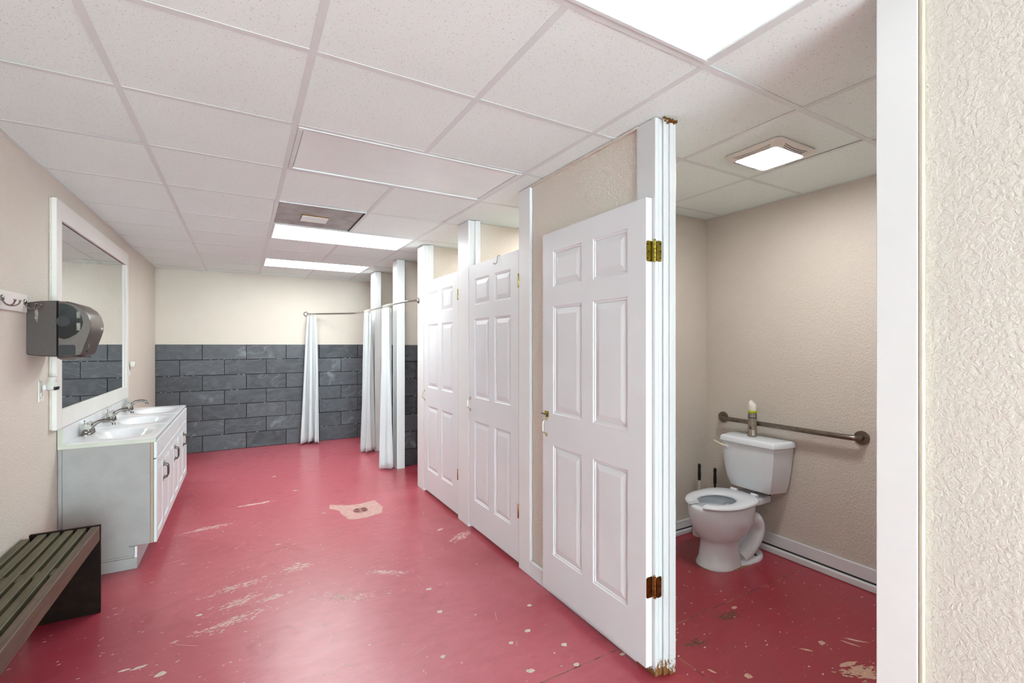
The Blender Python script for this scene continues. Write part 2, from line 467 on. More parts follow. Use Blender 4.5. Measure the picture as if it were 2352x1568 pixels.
for k in range(26):
    x, y, a_ = rz.uniform(-.6, 1.4), rz.uniform(1.5, 4.6), rz.choice((.3, .4, -.6, 1.0, 1.2)); L_ = rz.uniform(.02, .07)
    flake_poly(fb[3], x, y, L_, .0011, a_, .1, .0004)
for k, nm in enumerate(('bare_patches', 'bare_patches', 'stain_patches', 'scuff_patches')):
    o = obj(nm, fb[k], M['flake%d' % k], fl); o['kind'] = 'stuff'
struct('wall_left', box(bm_new(), XL-.15, XL, YF-.15, YB+.15, 0, 2.6), M['wall'], 'cream textured wall behind the mirror and sinks')
wb = struct('wall_back', box(bm_new(), XL, XR+.15, YB, YB+.15, 0, 2.6), M['wall'], 'cream end wall above a slate tile wainscot')
struct('wall_right', box(bm_new(), XR, XR+.15, YF, YB, 0, 2.6), M['wall_stall'], 'tan wall behind the toilet and grab bar')
struct('wall_front', box(bm_new(), XS+.012, XR+.15, YF-.15, YF-.001, 0, 2.6), M['wall'])
struct('wall_stall', box(bm_new(), XS+.012, XS+.1, YF, .5295, 0, ZC), M['wall_near'], 'cream heavily textured wall at the right edge beside the white post')
# wall between the open door and the corridor, with the toilet on its far side
struct('wall_stall', box(bm_new(), XS+.012, XS+.1, 1.47, 2.44, 0, ZC), M['wall'], 'cream wall strip behind the opened door')
struct('wall_partition', box(bm_new(), XS+.1005, XR, .44, .54, 0, ZC), M['wall_stall'])
struct('wall_partition', box(bm_new(), XS+.1, XR, YT, YT+.11, 0, ZC), M['wall_stall'], 'tan partition left of the toilet')
struct('wall_partition', box(bm_new(), XS+.085, XR, 3.42, 3.52, 0, ZC), M['wall'], 'cream partition seen over the middle stall door')
struct('wall_partition', box(bm_new(), XS+.085, XR, 4.47, 4.57, 0, ZC), M['wall'], 'cream partition seen over the far stall door')
wpA = struct('wall_partition', box(bm_new(), XS+.085, XR, 5.42, 5.50, 0, ZC), M['wall'], 'cream partition over slate tile behind the near shower post')
wpB = struct('wall_partition', box(bm_new(), XS+.075, XR, 6.46, 6.55, 0, ZC), M['wall'], 'cream shower partition behind the far post')

# ------------------------------------------------------------------ slate tiles, one by one
def tile_face(parent, x0, x1, ytop, rows, seams_even, seams_odd, zs, sgn=-1):
    """tiles stand proud of a wall whose face is y = ytop, facing -y"""
    bk = obj('tile_backing', box(bm_new(), x0, x1, ytop-.006, ytop, 0, zs[0]), M['grout'], parent)
    cr = bmesh.new()
    for r in range(rows):
        zt, zb = zs[r], zs[r+1]
        se = seams_even if r % 2 == 0 else seams_odd
        for a, b in zip(se[:-1], se[1:]):
            a2, b2 = max(a, x0), min(b, x1)
            if b2-a2 < .03: continue
            th = .012+random.uniform(0, .004); g = random.uniform(.0026, .0045)
            bm = box(bm_new(), a2+g, b2-g, ytop-th, ytop-.004, zb+g, zt-(g if r else 0), .0018)
            for v in bm.verts:
                if v.co.y < ytop-.008: v.co.y += random.uniform(-.0009, .0009); v.co.z += random.uniform(-.0009, .0009)
            obj('tile', bm, M['slate'], parent)
            for k in range(random.randint(0, 4)):      # mortar crumbs in the joint
                cx = random.uniform(a2+.02, b2-.02); s = random.uniform(.003, .008)
                box(cr, cx-s*1.8, cx+s*1.8, ytop-.0145, ytop-.006, zb-.0022, zb+.0022)
    o = obj('mortar_crumbs', cr, M['chalk'], parent); o['kind'] = 'stuff'
zs = [1.437, 1.233, 1.025, .818, .622, .420, .216, 0.0]
ev = [XL, -.464, .047, .545, .99, 1.545, 2.05, 2.56, 3.07, XR]
od = [XL, -.712, -.213, .292, .80, 1.30, 1.80, 2.31, 2.82, XR]
tile_face(wb, XL, XR, YB, 7, ev, od, zs)
zs2 = [1.432, 1.235, 1.03, .825, .61, .405, .20, 0.0]
tile_face(wpA, XS+.085, XR, 5.42, 7, [1.60, 2.05, 2.56, 3.07, XR], [1.60, 1.80, 2.31, 2.82, XR], zs2)
tile_face(wpB, XS+.075, XR, 6.46, 7, [1.60, 2.05, 2.56, 3.07, XR], [1.60, 1.80, 2.31, 2.82, XR], zs2)

# ------------------------------------------------------------------ suspended ceiling: deck, bars, tiles
ceil = struct('ceiling', box(bm_new(), XL, XR, YF, YB, 2.56, 2.6), M['grid'], 'suspended ceiling of speckled white tiles in a white grid')
COLS = [XL, -.412, .206, .817, 1.418, 2.028, 2.605, XR]
ROWS = [YF, -3.17, -2.56, -1.95, -1.34, -.73, -.13, .48, 1.09, 1.70, 2.30, 2.90, 3.56, 4.25, 4.855, 5.405, 6.01, 6.62, 7.2, YB]
def gbar(x0, x1, y0, y1, wall=False):
    b = box(bm_new(), x0, x1, y0, y1, ZC, ZC+.0011)
    if x1-x0 > y1-y0:
        m = (y0+y1)/2; box(b, x0, x1, m-.003, m+.003, ZC+.0011, ZC+.04)
    else:
        m = (x0+x1)/2; box(b, m-.003, m+.003, y0, y1, ZC+.0011, ZC+.04)
    obj('grid_bar', b, M['grid'], ceil)
for x in COLS[1:-1]:
    if x == COLS[3]:      # this bar stops at each double-width fixture
        for a, b_ in ((YF, ROWS[7]), (ROWS[8], ROWS[10]), (ROWS[11], ROWS[13]), (ROWS[14], ROWS[16]), (ROWS[17], YB)): gbar(x-.0125, x+.0125, max(YF, a-.0125), min(YB, b_+.0125))
    else: gbar(x-.0125, x+.0125, YF, YB)
for y in ROWS[1:-1]:
    for a, b in zip(COLS[:-1], COLS[1:]):
        if y in (.48,) and 0: continue
        if a > .2 and b < 1.43: pass
        gbar(a+(.0125 if a != XL else 0), b-(.0125 if b != XR else 0), y-.0125, y+.0125)
SKIP = {}      # (col, row) cells that hold a fixture
def fixture_cells(c0, c1, r0, r1):
    for c in range(c0, c1):
        for r in range(r0, r1): SKIP[(c, r)] = 1
fixture_cells(2, 4, 7, 8)      # near lit light
fixture_cells(2, 4, 10, 11)      # unlit light
fixture_cells(2, 3, 12, 13)      # return air panel
fixture_cells(2, 4, 13, 14)      # lit light
fixture_cells(2, 4, 16, 17)    # far lit light
for c in range(len(COLS)-1):
    for r in range(len(ROWS)-1):
        if (c, r) in SKIP: continue
        x0, x1, y0, y1 = COLS[c]+.006, COLS[c+1]-.006, ROWS[r]+.006, ROWS[r+1]-.006
        if c == 0: x0 = XL+.001
        if c == 6: x1 = XR-.001
        if y1-y0 < .05: continue
        if c >= 4 and r == 5: pass
        b = box(bm_new(), x0, x1, y0, y1, ZC+.0013, ZC+.018)
        dz = [random.choice((0, 0, 0, random.uniform(.0, .005))) for _ in range(4)]
        for v in b.verts:
            k = (1 if v.co.x > (x0+x1)/2 else 0)+(2 if v.co.y > (y0+y1)/2 else 0)
            v.co.z += dz[k]
        obj('ceiling_tile', b, M['ctile'], ceil)
# wall angle along the left wall and the stall wall, slightly open with a dark line as in the photo
obj('wall_angle', box(bm_new(), XL, XL+.016, YF, YB, ZC-.002, ZC+.001), M['grid'], ceil)
obj('wall_angle', box(bm_new(), XL, XS, YB-.014, YB, ZC-.002, ZC+.001), M['grid'], ceil)
obj('wall_angle', box(bm_new(), XS-.006, XS+.012, 1.54, 2.45, ZC-.012, ZC-.003), M['wall'], ceil)
obj('wall_angle', box(bm_new(), XR-.014, XR, .54, YT, ZC-.002, ZC+.001), M['grid'], ceil)

# ------------------------------------------------------------------ ceiling light fixtures
def troffer(c0, c1, r0, r1, mat, label, open_gap=False):
    x0, x1, y0, y1 = COLS[c0]+.0135, COLS[c1]-.0135, ROWS[r0]+.0135, ROWS[r1]-.0135
    t = thing('ceiling_light', label, 'ceiling light', ((x0+x1)/2, (y0+y1)/2, ZC), 'recessed ceiling lights')
    f = .016 if not open_gap else .022
    b = bm_new()
    z0, z1 = ZC-.003, ZC+.012
    box(b, x0, x1, y0, y0+f, z0, z1, .002); box(b, x0, x1, y1-f, y1, z0, z1, .002)
    box(b, x0, x0+f, y0+f, y1-f, z0, z1, .002); box(b, x1-f, x1, y0+f, y1-f, z0, z1, .002)
    obj('frame', b, M['grid'], t)
    g = .003 if open_gap else 0
    lz = ZC+.003
    obj('diffuser', box(bm_new(), x0+f+g, x1-f-g, y0+f+g, y1-f-g, lz, lz+.003), mat, t)
    b = bm_new(); box(b, x0, x1, y0, y1, ZC+.10, ZC+.104)
    for a in ((x0, x0+.003, y0, y1), (x1-.003, x1, y0, y1), (x0, x1, y0, y0+.003), (x0, x1, y1-.003, y1)):
        box(b, *a, ZC+.012, ZC+.10)
    obj('housing', b, M['slot'] if open_gap else M['grid'], t)
    return t
troffer(2, 4, 7, 8, M['lit_near'], 'large lit ceiling light with prismatic lens at the top right above the toilet stall opening')
troffer(2, 4, 10, 11, M['unlit'], 'unlit ceiling light with plain white lens between the tiles', True)
troffer(2, 4, 13, 14, M['lit'], 'lit ceiling light directly beyond the grey vent panel')
troffer(2, 4, 16, 17, M['lit'], 'farthest lit ceiling light, nearest the slate wall')

# return-air / perforated panel
x0, x1, y0, y1 = COLS[2]+.0135, COLS[3]-.0135, ROWS[12]+.0135, ROWS[13]-.0135
t = thing('vent_panel', 'grey perforated stained ceiling vent panel with a small pale cover plate', 'vent', ((x0+x1)/2, (y0+y1)/2, ZC))
obj('panel', box(bm_new(), x0, x1, y0, y1, ZC+.0035, ZC+.007), M['gray_vent'], t)
cxv, cyv = .49, 3.96
obj('cover_plate', box(bm_new(), cxv-.095, cxv+.095, cyv-.085, cyv+.085, ZC-.006, ZC+.0034, .001), M['unlit'], t)
b = bm_new()
for (a, c_, d, e) in ((-.098, .098, -.088, -.084), (-.098, .098, .084, .088), (-.098, -.094, -.088, .088), (.094, .098, -.088, .088)):
    box(b, cxv+a, cxv+c_, cyv+d, cyv+e, ZC-.003, ZC+.0033)
obj('rusty_edge', b, M['copper'], t)
# rim strip towards the camera
obj('rim', box(bm_new(), x0, x1, y0-.0015, y0+.006, ZC-.004, ZC+.003), M['unlit'], t)
obj('gap_strip', box(bm_new(), x1-.012, x1, y0+.006, y1, ZC-.0005, ZC+.0033), M['slot'], t)

# exhaust fan light in the toilet stall ceiling
def rrect(cx, cy, hx, hy, r, z, n=6):
    out = []
    for (sx, sy, a0) in ((1, 1, 0), (-1, 1, PI/2), (-1, -1, PI), (1, -1, 1.5*PI)):
        for k in range(n+1):
            a = a0+PI/2*k/n
            out.append(Vector((cx+sx*(hx-r)+r*math.cos(a), cy+sy*(hy-r)+r*math.sin(a), z)))
    return out
FX, FY = 2.36, 1.425
t = thing('exhaust_fan_light', 'white exhaust fan with a bright square lamp above the toilet', 'fan light', (FX, FY, ZC))
b = bm_new()
ring_loft(b, [rrect(FX, FY, .165, .152, .03, ZC-.0005), rrect(FX, FY, .165, .152, .03, ZC-.006), rrect(FX, FY, .155, .142, .03, ZC-.014), rrect(FX, FY, .128, .114, .02, ZC-.028), rrect(FX, FY, .124, .110, .018, ZC-.028), rrect(FX, FY, .122, .108, .016, ZC-.020)])
obj('housing', b, M['white_plastic'], t, True)
b = bm_new(); ring_loft(b, [rrect(FX, FY, .121, .107, .016, ZC-.0215), rrect(FX, FY, .121, .107, .016, ZC-.030), rrect(FX, FY, .112, .098, .016, ZC-.033)])
obj('lamp_lens', b, M['lit_fan'], t, True)
for side in range(4):
    for k in range(3):
        L = .098-.006*k
        off = .149-.008*k; z = ZC-.0165-.0042*k
        pts = []
        for i in range(9):
            u = -1+2*i/8; bow = .006*(1-u*u)
            a, d = u*L*(1 if side % 2 else .95), off-bow-(.012 if side % 2 == 0 else 0)
            zz = z-bow*.5
            pts.append({0: (FX+a, FY-d, zz), 2: (FX+a, FY+d, zz), 1: (FX-d, FY+a, zz), 3: (FX+d, FY+a, zz)}[side])
        obj('grille_slot', tube(bm_new(), pts, .0014, 6), M['slot'], t)

fan0 = t
def copy_tree(o, parent=None):
    c = o.copy(); COL.objects.link(c)
    if parent is not None: c.parent = parent; c.matrix_parent_inverse = o.matrix_parent_inverse.copy()
    for ch in list(o.children):
        copy_tree(ch, c)
    return c
f2 = copy_tree(fan0); f2.location = (FX+.02, 2.98, ZC); f2['label'] = 'exhaust fan light inside the middle stall, hidden behind its closed door'
f3 = copy_tree(fan0); f3.location = (FX+.02, 4.02, ZC); f3['label'] = 'exhaust fan light inside the far stall, hidden behind its closed door'
for f in (fan0, f2, f3): f['group'] = 'exhaust fan lights in the stalls'
# ------------------------------------------------------------------ posts and trim
tn = [0]
def trim(bm, mat, label=None):
    tn[0] += 1
    return struct('trim_%d' % tn[0], bm, mat, label)
def post(y0, y1, depth, label, strip=True, mat='trim', ztop=ZC-.004):
    """end cap of a partition: wide front board, near side board and a stop strip"""
    b = bm_new()
    box(b, XS-.004, XS+.016, y0, y1, 0, ztop, .002)             # front board
    box(b, XS+.0165, XS+depth, y0, y0+.018, 0, ztop, .0015)     # near side board
    box(b, XS+.0165, XS+depth, y1-.018, y1, 0, ztop, .0015)
    if strip:
        box(b, XS+depth-.028, XS+depth+.016, y0-.012, y0-.0005, 0, ztop, .0015)
    return trim(b, M[mat], label)
post(2.45, 2.585, .08, 'white post between the opened door and the middle stall door', False)
post(3.36, 3.565, .08, 'white post between the two closed stall doors')
post(4.415, 4.595, .08, 'white post beyond the far stall door, curtain rod fixed to it')
post(5.325, 5.50, .088, 'white post behind the nearest shower curtain', False)
post(6.36, 6.60, .078, 'white post behind the middle shower curtain', False)
# hinge post of the opened door with its moulded jamb
b = bm_new()
box(b, XS-.004, XS+.016, 1.434, 1.545, 0, ZC-.004, .002)
box(b, XS+.0165, XS+.112, 1.4345, 1.468, 0, ZC-.004, .001)
box(b, XS+.036, XS+.098, 1.4215, 1.4335, 0, ZC-.004, .004, 2)
box(b, XS+.062, XS+.098, 1.411, 1.421, 0, ZC-.02, .003, 2)
trim(b, M['trim_worn'], 'white moulded jamb post with the opened door hinged on it, worn to bare wood at its foot')
# insect-nest dirt / torn wood at its head
b = bm_new()
for k in range(26):
    x = XS+random.uniform(.02, .1); z = ZC-.003-random.uniform(0, .02)*random.random()
    s = random.uniform(.003, .007)
    bmesh.ops.create_icosphere(b, subdivisions=1, radius=s, matrix=Matrix.Translation((x, 1.411+random.uniform(-.004, .004), z-s)))
o = obj('debris', b, M['copper'], bpy.data.objects['trim_6']); o['kind'] = 'stuff'
# near post at the right edge
b = bm_new()
box(b, XS-.006, XS+.016, .530, .623, 0, ZC-.004, .002)
box(b, XS+.0165, XS+.10, .603, .623, 0, ZC-.004, .0015)
trim(b, M['trim'], 'wide white post at the right edge of the toilet stall opening')
b = bm_new(); box(b, XS-.004, XS+.012, .519, .5295, 0, ZC-.004, .003, 2)
trim(b, M['caulk_bead'], 'cream caulk bead along the near white post')

# baseboards
def baseboard(name, seg, label=None):
    """seg: list of boxes"""
    return struct(name, seg, M['base'], label)
b = bm_new(); box(b, XR-.016, XR, .545, YT-.001, .055, .132, .004, 2)
bb = baseboard('baseboard_right', b, 'white baseboard below the grab bar')
obj('shoe_moulding', box(bm_new(), XR-.03, XR, .545, YT-.001, 0, .043, .007, 2), M['base'], bb)
obj('gap_strip', box(bm_new(), XR-.012, XR, .545, YT-.001, .044, .054), M['slot'], bb)
b = bm_new(); box(b, XS+.101, XR-.031, YT-.016, YT, .045, .105, .004, 2)
bb = baseboard('baseboard_back', b, 'white baseboard left of the toilet')
obj('shoe_moulding', box(bm_new(), XS+.101, XR-.031, YT-.03, YT, 0, .034, .006, 2), M['base'], bb)
obj('gap_strip', box(bm_new(), XS+.101, XR-.031, YT-.012, YT, .0345, .0445), M['slot'], bb)
b = bm_new(); box(b, XS-.006, XS+.0115, 1.5455, 2.449, 0, .096, .005, 2)
baseboard('baseboard_stall', b, 'short white baseboard behind the foot of the opened door')

# ------------------------------------------------------------------ six panel doors
def door_slab(W, z0, z1, T=.035):
    """local: hinge edge at y=0, extends to y=W, front face x=0 (faces -x), thickness +x"""
    H = z1-z0; k = H/2.03; s = W/.814
    ys = [0, .112*s, .358*s, .448*s, .708*s, W]
    zz = [0, .208*k, .826*k, 1.005*k, 1.611*k, 1.718*k, 1.92*k, H]
    zz = [z+z0 for z in zz]
    b = bm_new(); panels = []
    for (fx, sg) in ((0, 1), (T, -1)):
        for i in range(5):
            for j in range(7):
                a0, a1, c0, c1 = ys[i], ys[i+1], zz[j], zz[j+1]
                if i in (1, 3) and j in (1, 3, 5):
                    d0, d1, i0, i1 = .0, .009, 0, .011
                    L = [((a0, c0), (a1, c0), (a1, c1), (a0, c1), 0), None]
                    def R(ins, dep):
                        return [Vector((fx+sg*dep, y, z)) for (y, z) in ((a0+ins, c0+ins), (a1-ins, c0+ins), (a1-ins, c1-ins), (a0+ins, c1-ins))]
                    rings = [R(0, 0), R(.004, .004), R(.011, .0045), R(.014, .0095), R(.022, .0095)]
                    vs = [[b.verts.new(p) for p in r] for r in rings]
                    for q, r in zip(vs[:-1], vs[1:]):
                        for n in range(4): b.faces.new((q[n], q[(n+1) % 4], r[(n+1) % 4], r[n]))
                    b.faces.new(vs[-1])
                    pb = bm_new()
                    rr = [R(.0155, .0094), R(.0155, .0085), R(.045, .0015), R(.048, .0012)]
                    ring_loft(pb, rr, False, True)
                    panels.append(pb)
                else:
                    b.faces.new([b.verts.new(Vector((fx, y, z))) for (y, z) in ((a0, c0), (a1, c0), (a1, c1), (a0, c1))])
    for (p0, p1) in (((0, 0), (0, W)),):
        pass
    for y in (0, W):
        b.faces.new([b.verts.new(Vector(p)) for p in ((0, y, z0), (T, y, z0), (T, y, z1), (0, y, z1))])
    for z in (z0, z1):
        b.faces.new([b.verts.new(Vector(p)) for p in ((0, 0, z), (T, 0, z), (T, W, z), (0, W, z))])
    bmesh.ops.remove_doubles(b, verts=b.verts[:], dist=1e-5)
    return b, panels

def make_door(n, x, y, W, z0, z1, label, rot=0):
    d = bpy.data.objects.new('door_%d' % n, None); COL.objects.link(d); d.location = (x, y, 0); d.rotation_euler = (0, 0, rot)
    d['kind'] = 'structure'; d['label'] = label
    b, ps = door_slab(W, z0, z1)
    obj('door_slab', b, M['door'], d, world=False)
    for pb in ps: obj('panel', pb, M['door'], d, world=False)
    return d

def plate(bm, y0, y1, z0, z1, x0, x1, r=.012):
    """rounded plate in the plane x = const"""
    def R(x, ins=0):
        return [Vector((x, p.x, p.y)) for p in rrect((y0+y1)/2, (z0+z1)/2, (y1-y0)/2-ins, (z1-z0)/2-ins, max(.001, r-ins), 0)]
    ring_loft(bm, [R(x0), R(x1)])

def pull_handle(parent, y, z0, z1, mat, out=.024):
    """bow handle fixed to face x=0, standing out to -x"""
    m = (z0+z1)/2; h = (z1-z0)/2
    b = bm_new()
    tube(b, smooth_path([(-.0015, y, z0+.008), (-out*.5, y, z0+.012), (-out, y, z0+.022), (-out-.002, y, m), (-out, y, z1-.022), (-out*.5, y, z1-.012), (-.0015, y, z1-.008)], 5), .0036, 8)
    h_ = obj('handle', b, mat, parent, True, world=False)
    b = bm_new()
    for zc in (z0+.002, z1-.002):
        plate(b, y-.011, y+.011, zc-.011, zc+.011, -.0025, -.0002, .006)
    g = obj('mounting_plate', b, mat, h_, world=False)
    return h_

# door 1: swung fully open, lying against the wall, hinged at its near edge
d1 = make_door(1, 1.506, 1.452, .814, .043, 2.073, 'white six-panel door nearest the camera, swung open flat against the wall', rot=-.014)
pull_handle(d1, .775, .918, 1.015, M['pale_brass'])
b = bm_new(); plate(b, .752, .792, 1.022, 1.056, -.003, -.0002, .003)
lt = obj('latch', b, M['brass'], d1, world=False)
b = bm_new(); tube(b, [(-.010, .755, 1.039), (-.010, .812, 1.039)], .0045, 8); tube(b, [(-.010, .775, 1.039), (-.010, .775, 1.022)], .003, 6)
obj('bolt', b, M['pewter'], lt, True, world=False)
obj('backing_plate', box(bm_new(), -.0006, -.0001, .735, .80, 1.018, 1.062), M['white_plastic'], d1, world=False)

def butt_hinge(parent, yk, zc, mat, xk=.044, w=.034, h=.090, lift=0):
    """leaves lie on the door edge and on the jamb (both face -y); knuckle between them. coordinates local to the door"""
    yj = yk-.0182; xk = .0375; yb_ = yk-.0135
    for nm, (a, c), y in (('hinge_leaf', (.001, .0362), yk), ('hinge_leaf', (.0425, .072), yj)):
        b = bm_new()
        pts0 = rrect((a+c)/2, zc, (c-a)/2, h/2, .008, 0)
        ring_loft(b, [[Vector((p.x, y-.0022, p.y)) for p in pts0], [Vector((p.x, y-.0002, p.y)) for p in pts0]])
        if y == yk: hg = obj('hinge', b, mat, parent, world=False)
        else: obj(nm, b, mat, hg, world=False)
    b = bm_new()
    for k in range(5):
        z0 = zc-h/2-.002+k*(h+.004)/5
        lathe(b, [(.0055, z0+.0006), (.0066, z0+.0012), (.0066, z0+(h+.004)/5-.0012), (.0055, z0+(h+.004)/5-.0006)], (xk, yb_, 0), seg=14)
    lathe(b, [(.002, zc+h/2+.002), (.0048, zc+h/2+.003), (.004, zc+h/2+.007), (.001, zc+h/2+.009)], (xk, yb_, 0), seg=12)
    obj('knuckle', b, mat, hg, True, world=False)
    for (sx, sz, y) in ((.008, .030, yk), (.014, 0, yk), (.008, -.030, yk), (.064, .030, yj), (.066, 0, yj), (.064, -.030, yj)):
        b = bm_new(); lathe(b, [(.0033, -.0035), (.0033, -.0023)], (sx, y, zc+sz), 'y', 10)
        obj('screw', b, M['screw'], hg, world=False)
    return hg
butt_hinge(d1, -.0005, 1.842, M['brass'])
butt_hinge(d1, -.0005, .387, M['copper'])

d2 = make_door(2, XS-.002, 2.590, .762, .03, 2.052, 'closed white six-panel stall door in the middle, a thin hook over its top')
pull_handle(d2, .735, .928, 1.022, M['pale_brass'])
d3 = make_door(3, XS-.002, 3.571, .838, .03, 2.046, 'closed white six-panel stall door farthest from the camera')
pull_handle(d3, .808, .900, .99, M['pale_brass'])
for d in (d2, d3):
    for zc, mt in ((1.852, 'brass'), (.362, 'copper')):
        b = bm_new(); lathe(b, [(.003, zc-.045), (.0045, zc-.043), (.0045, zc+.043), (.003, zc+.045)], (-.003, -.002, 0), seg=12)
        obj('hinge', b, M[mt], d, True, world=False)
# wire hook over door 2
hk = tag(obj('door_hook', tube(bm_new(), smooth_path([(XS+.038, 2.867, 2.02), (XS+.036, 2.867, 2.057), (XS+.015, 2.867, 2.058), (XS-.006, 2.867, 2.056), (XS-.009, 2.869, 2.03), (XS-.011, 2.875, 2.008), (XS-.022, 2.885, 2.0), (XS-.03, 2.888, 2.008)], 5), .0022, 8), M['pewter'], None, True),
     'thin dark wire hook hung over the top of the middle stall door', 'hook')

# ------------------------------------------------------------------ mirror
MY0, MY1, MZ0, MZ1 = 3.672, 5.644, .938, 2.292
t = thing('wall_mirror', 'large rectangular mirror in a wide white wooden frame above the sinks', 'mirror', (XL, (MY0+MY1)/2, MZ0))
sw = .095
def fr(name, y0, y1, z0, z1):
    return obj(name, box(bm_new(), XL+.012, XL+.034, y0, y1, z0, z1, .0015), M['mirror_frame'], t)
fr('frame_stile', MY0, MY0+.092, MZ0, MZ1); fr('frame_stile', MY1-.075, MY1, MZ0, MZ1)
fr('frame_rail', MY0+.0925, MY1-.0755, MZ1-.112, MZ1); fr('frame_rail', MY0+.0925, MY1-.0755, MZ0, MZ0+.104)
obj('backing', box(bm_new(), XL+.001, XL+.0118, MY0+.004, MY1-.004, MZ0+.004, MZ1-.004), M['wall'], t)
obj('glass', box(bm_new(), XL+.0122, XL+.017, MY0+.094, MY1-.115, MZ0+.105, MZ1-.114), M['mirror'], t)
obj('edge_strip', box(bm_new(), XL+.0122, XL+.0195, MY1-.1148, MY1-.098, MZ0+.105, MZ1-.114), M['mirror_frame'], t)
obj('gap_strip', box(bm_new(), XL+.0122, XL+.0135, MY1-.0975, MY1-.0758, MZ0+.105, MZ1-.113), M['dark_gap'], t)
obj('gap_strip', box(bm_new(), XL+.0171, XL+.0185, MY0+.094, MY1-.12, MZ1-.1165, MZ1-.1128), M['dark_gap'], t)

# ------------------------------------------------------------------ vanities with tops, basins and faucets
VY = [3.815, 4.435, 5.055, 5.705]; VTZ = .832; VX = -.517
VX0 = XL+.001
def vanity_top(y0, y1, label):
    x0, x1 = XL+.002, -.492
    cy, cx, ay, ax = (y0+y1)/2, -.70, min(.235, (y1-y0)/2-.05), .155
    nx, ny = 34, 46
    b = bm_new()
    def hz(x, y):
        u, v = (x-cx)/ax, (y-cy)/ay; r = math.sqrt(u*u+v*v)
        z = VTZ
        if r < 1: z -= .085*(1-r*r)**.9*min(1, (1-r)*5+.05)
        elif r < 1.18: z -= .003*(1.18-r)/.18
        e = min(x1-x, y-y0, y1-y)
        if e < .006: z -= .004*(1-e/.006)
        return z
    g = [[b.verts.new(Vector((x0+(x1-x0)*i/nx, y0+(y1-y0)*j/ny, hz(x0+(x1-x0)*i/nx, y0+(y1-y0)*j/ny)))) for j in range(ny+1)] for i in range(nx+1)]
    for i in range(nx):
        for j in range(ny): b.faces.new((g[i][j], g[i+1][j], g[i+1][j+1], g[i][j+1]))
    # skirt and underside
    per = [g[i][0] for i in range(nx+1)]+[g[nx][j] for j in range(1, ny+1)]+[g[i][ny] for i in range(nx-1, -1, -1)]+[g[0][j] for j in range(ny-1, 0, -1)]
    low = [b.verts.new(Vector((v.co.x, v.co.y, VTZ-.022))) for v in per]
    n = len(per)
    for i in range(n): b.faces.new((per[i], per[(i+1) % n], low[(i+1) % n], low[i]))
    t = thing('sink_basin', label, 'sink', (x0, cy, VTZ), 'white vanity tops side by side')
    o = obj('basin', b, M['marble'], t, True, 50)
    obj('backsplash', box(bm_new(), XL+.002, XL+.028, y0+.001, y1-.001, VTZ-.001, VTZ+.1, .004, 2), M['marble'], t)
    b = bm_new(); lathe(b, [(.0, .0), (.02, .0), (.02, .003), (.012, .004)], (cx, cy, VTZ-.1095), seg=20)
    dr = obj('drain', b, M['chrome'], t, True)
    return t, cx, cy
def faucet(cy, label, crystal=True):
    fx = -.905
    t = thing('faucet', label, 'faucet', (fx, cy, VTZ), 'faucets along the vanity tops')
    b = bm_new()
    def cap(hx, hy, z): 
        return [Vector((fx+math.cos(a)*hx, cy+(hy-hx)*(1 if math.sin(a) > 0 else -1)*(1 if abs(math.sin(a)) > 1e-6 else 0)+math.sin(a)*hx, z)) for a in [2*PI*(k+.5)/28 for k in range(28)]]
    ring_loft(b, [cap(.026, .082, VTZ+.0005), cap(.026, .082, VTZ+.006), cap(.022, .076, VTZ+.014), cap(.016, .07, VTZ+.016)])
    obj('base', b, M['chrome'], t, True, 50)
    b = bm_new()
    pts = smooth_path([(fx, cy, VTZ+.012), (fx+.012, cy, VTZ+.042), (fx+.04, cy, VTZ+.072), (fx+.075, cy, VTZ+.084), (fx+.108, cy, VTZ+.082), (fx+.13, cy, VTZ+.07)], 6)
    nn = len(pts); tube(b, pts, [.019-.008*min(1, i/(nn*.55)) for i in range(nn)], 14)
    obj('spout', b, M['chrome'], t, True, 60)
    b = bm_new(); lathe(b, [(.0095, .0), (.0105, .001), (.0105, .014), (.0095, .015)], (fx+.132, cy, VTZ+.05), seg=14)
    obj('aerator', b, M['chrome'], t, True)
    for s in (-1, 1):
        b = bm_new(); lathe(b, [(.023, 0), (.0235, .006), (.018, .017), (.014, .022)], (fx, cy+s*.052, VTZ+.0162), seg=20)
        obj('knob_base', b, M['chrome'], t, True)
        b = bm_new()
        rings = []
        for (r, h) in ((.015, .0), (.0225, .006), (.024, .022), (.0215, .034), (.012, .038)):
            rings.append([Vector((fx+r*(1+.05*math.cos(8*a))*math.cos(a), cy+s*.052+r*(1+.05*math.cos(8*a))*math.sin(a), VTZ+.0385+h)) for a in [2*PI*k/32 for k in range(32)]])
        ring_loft(b, rings)
        kn = obj('knob', b, M['acrylic'], t, True, 50)
        b = bm_new(); lathe(b, [(.008, 0), (.008, .002)], (fx, cy+s*.052, VTZ+.0768), seg=12)
        obj('knob_cap', b, M['chrome'], kn, True)
    # lift rod for the stopper
    b = bm_new(); tube(b, [(fx-.021, cy, VTZ+.014), (fx-.021, cy, VTZ+.085)], .002, 6); 
    bmesh.ops.create_uvsphere(b, u_segments=10, v_segments=8, radius=.0045, matrix=Matrix.Translation((fx-.021, cy, VTZ+.088)))
    obj('lift_rod', b, M['chrome'], t, True)
    return t
names = [('near', 'nearest the camera'), ('middle', 'middle of the three'), ('far', 'nearest the slate wall')]
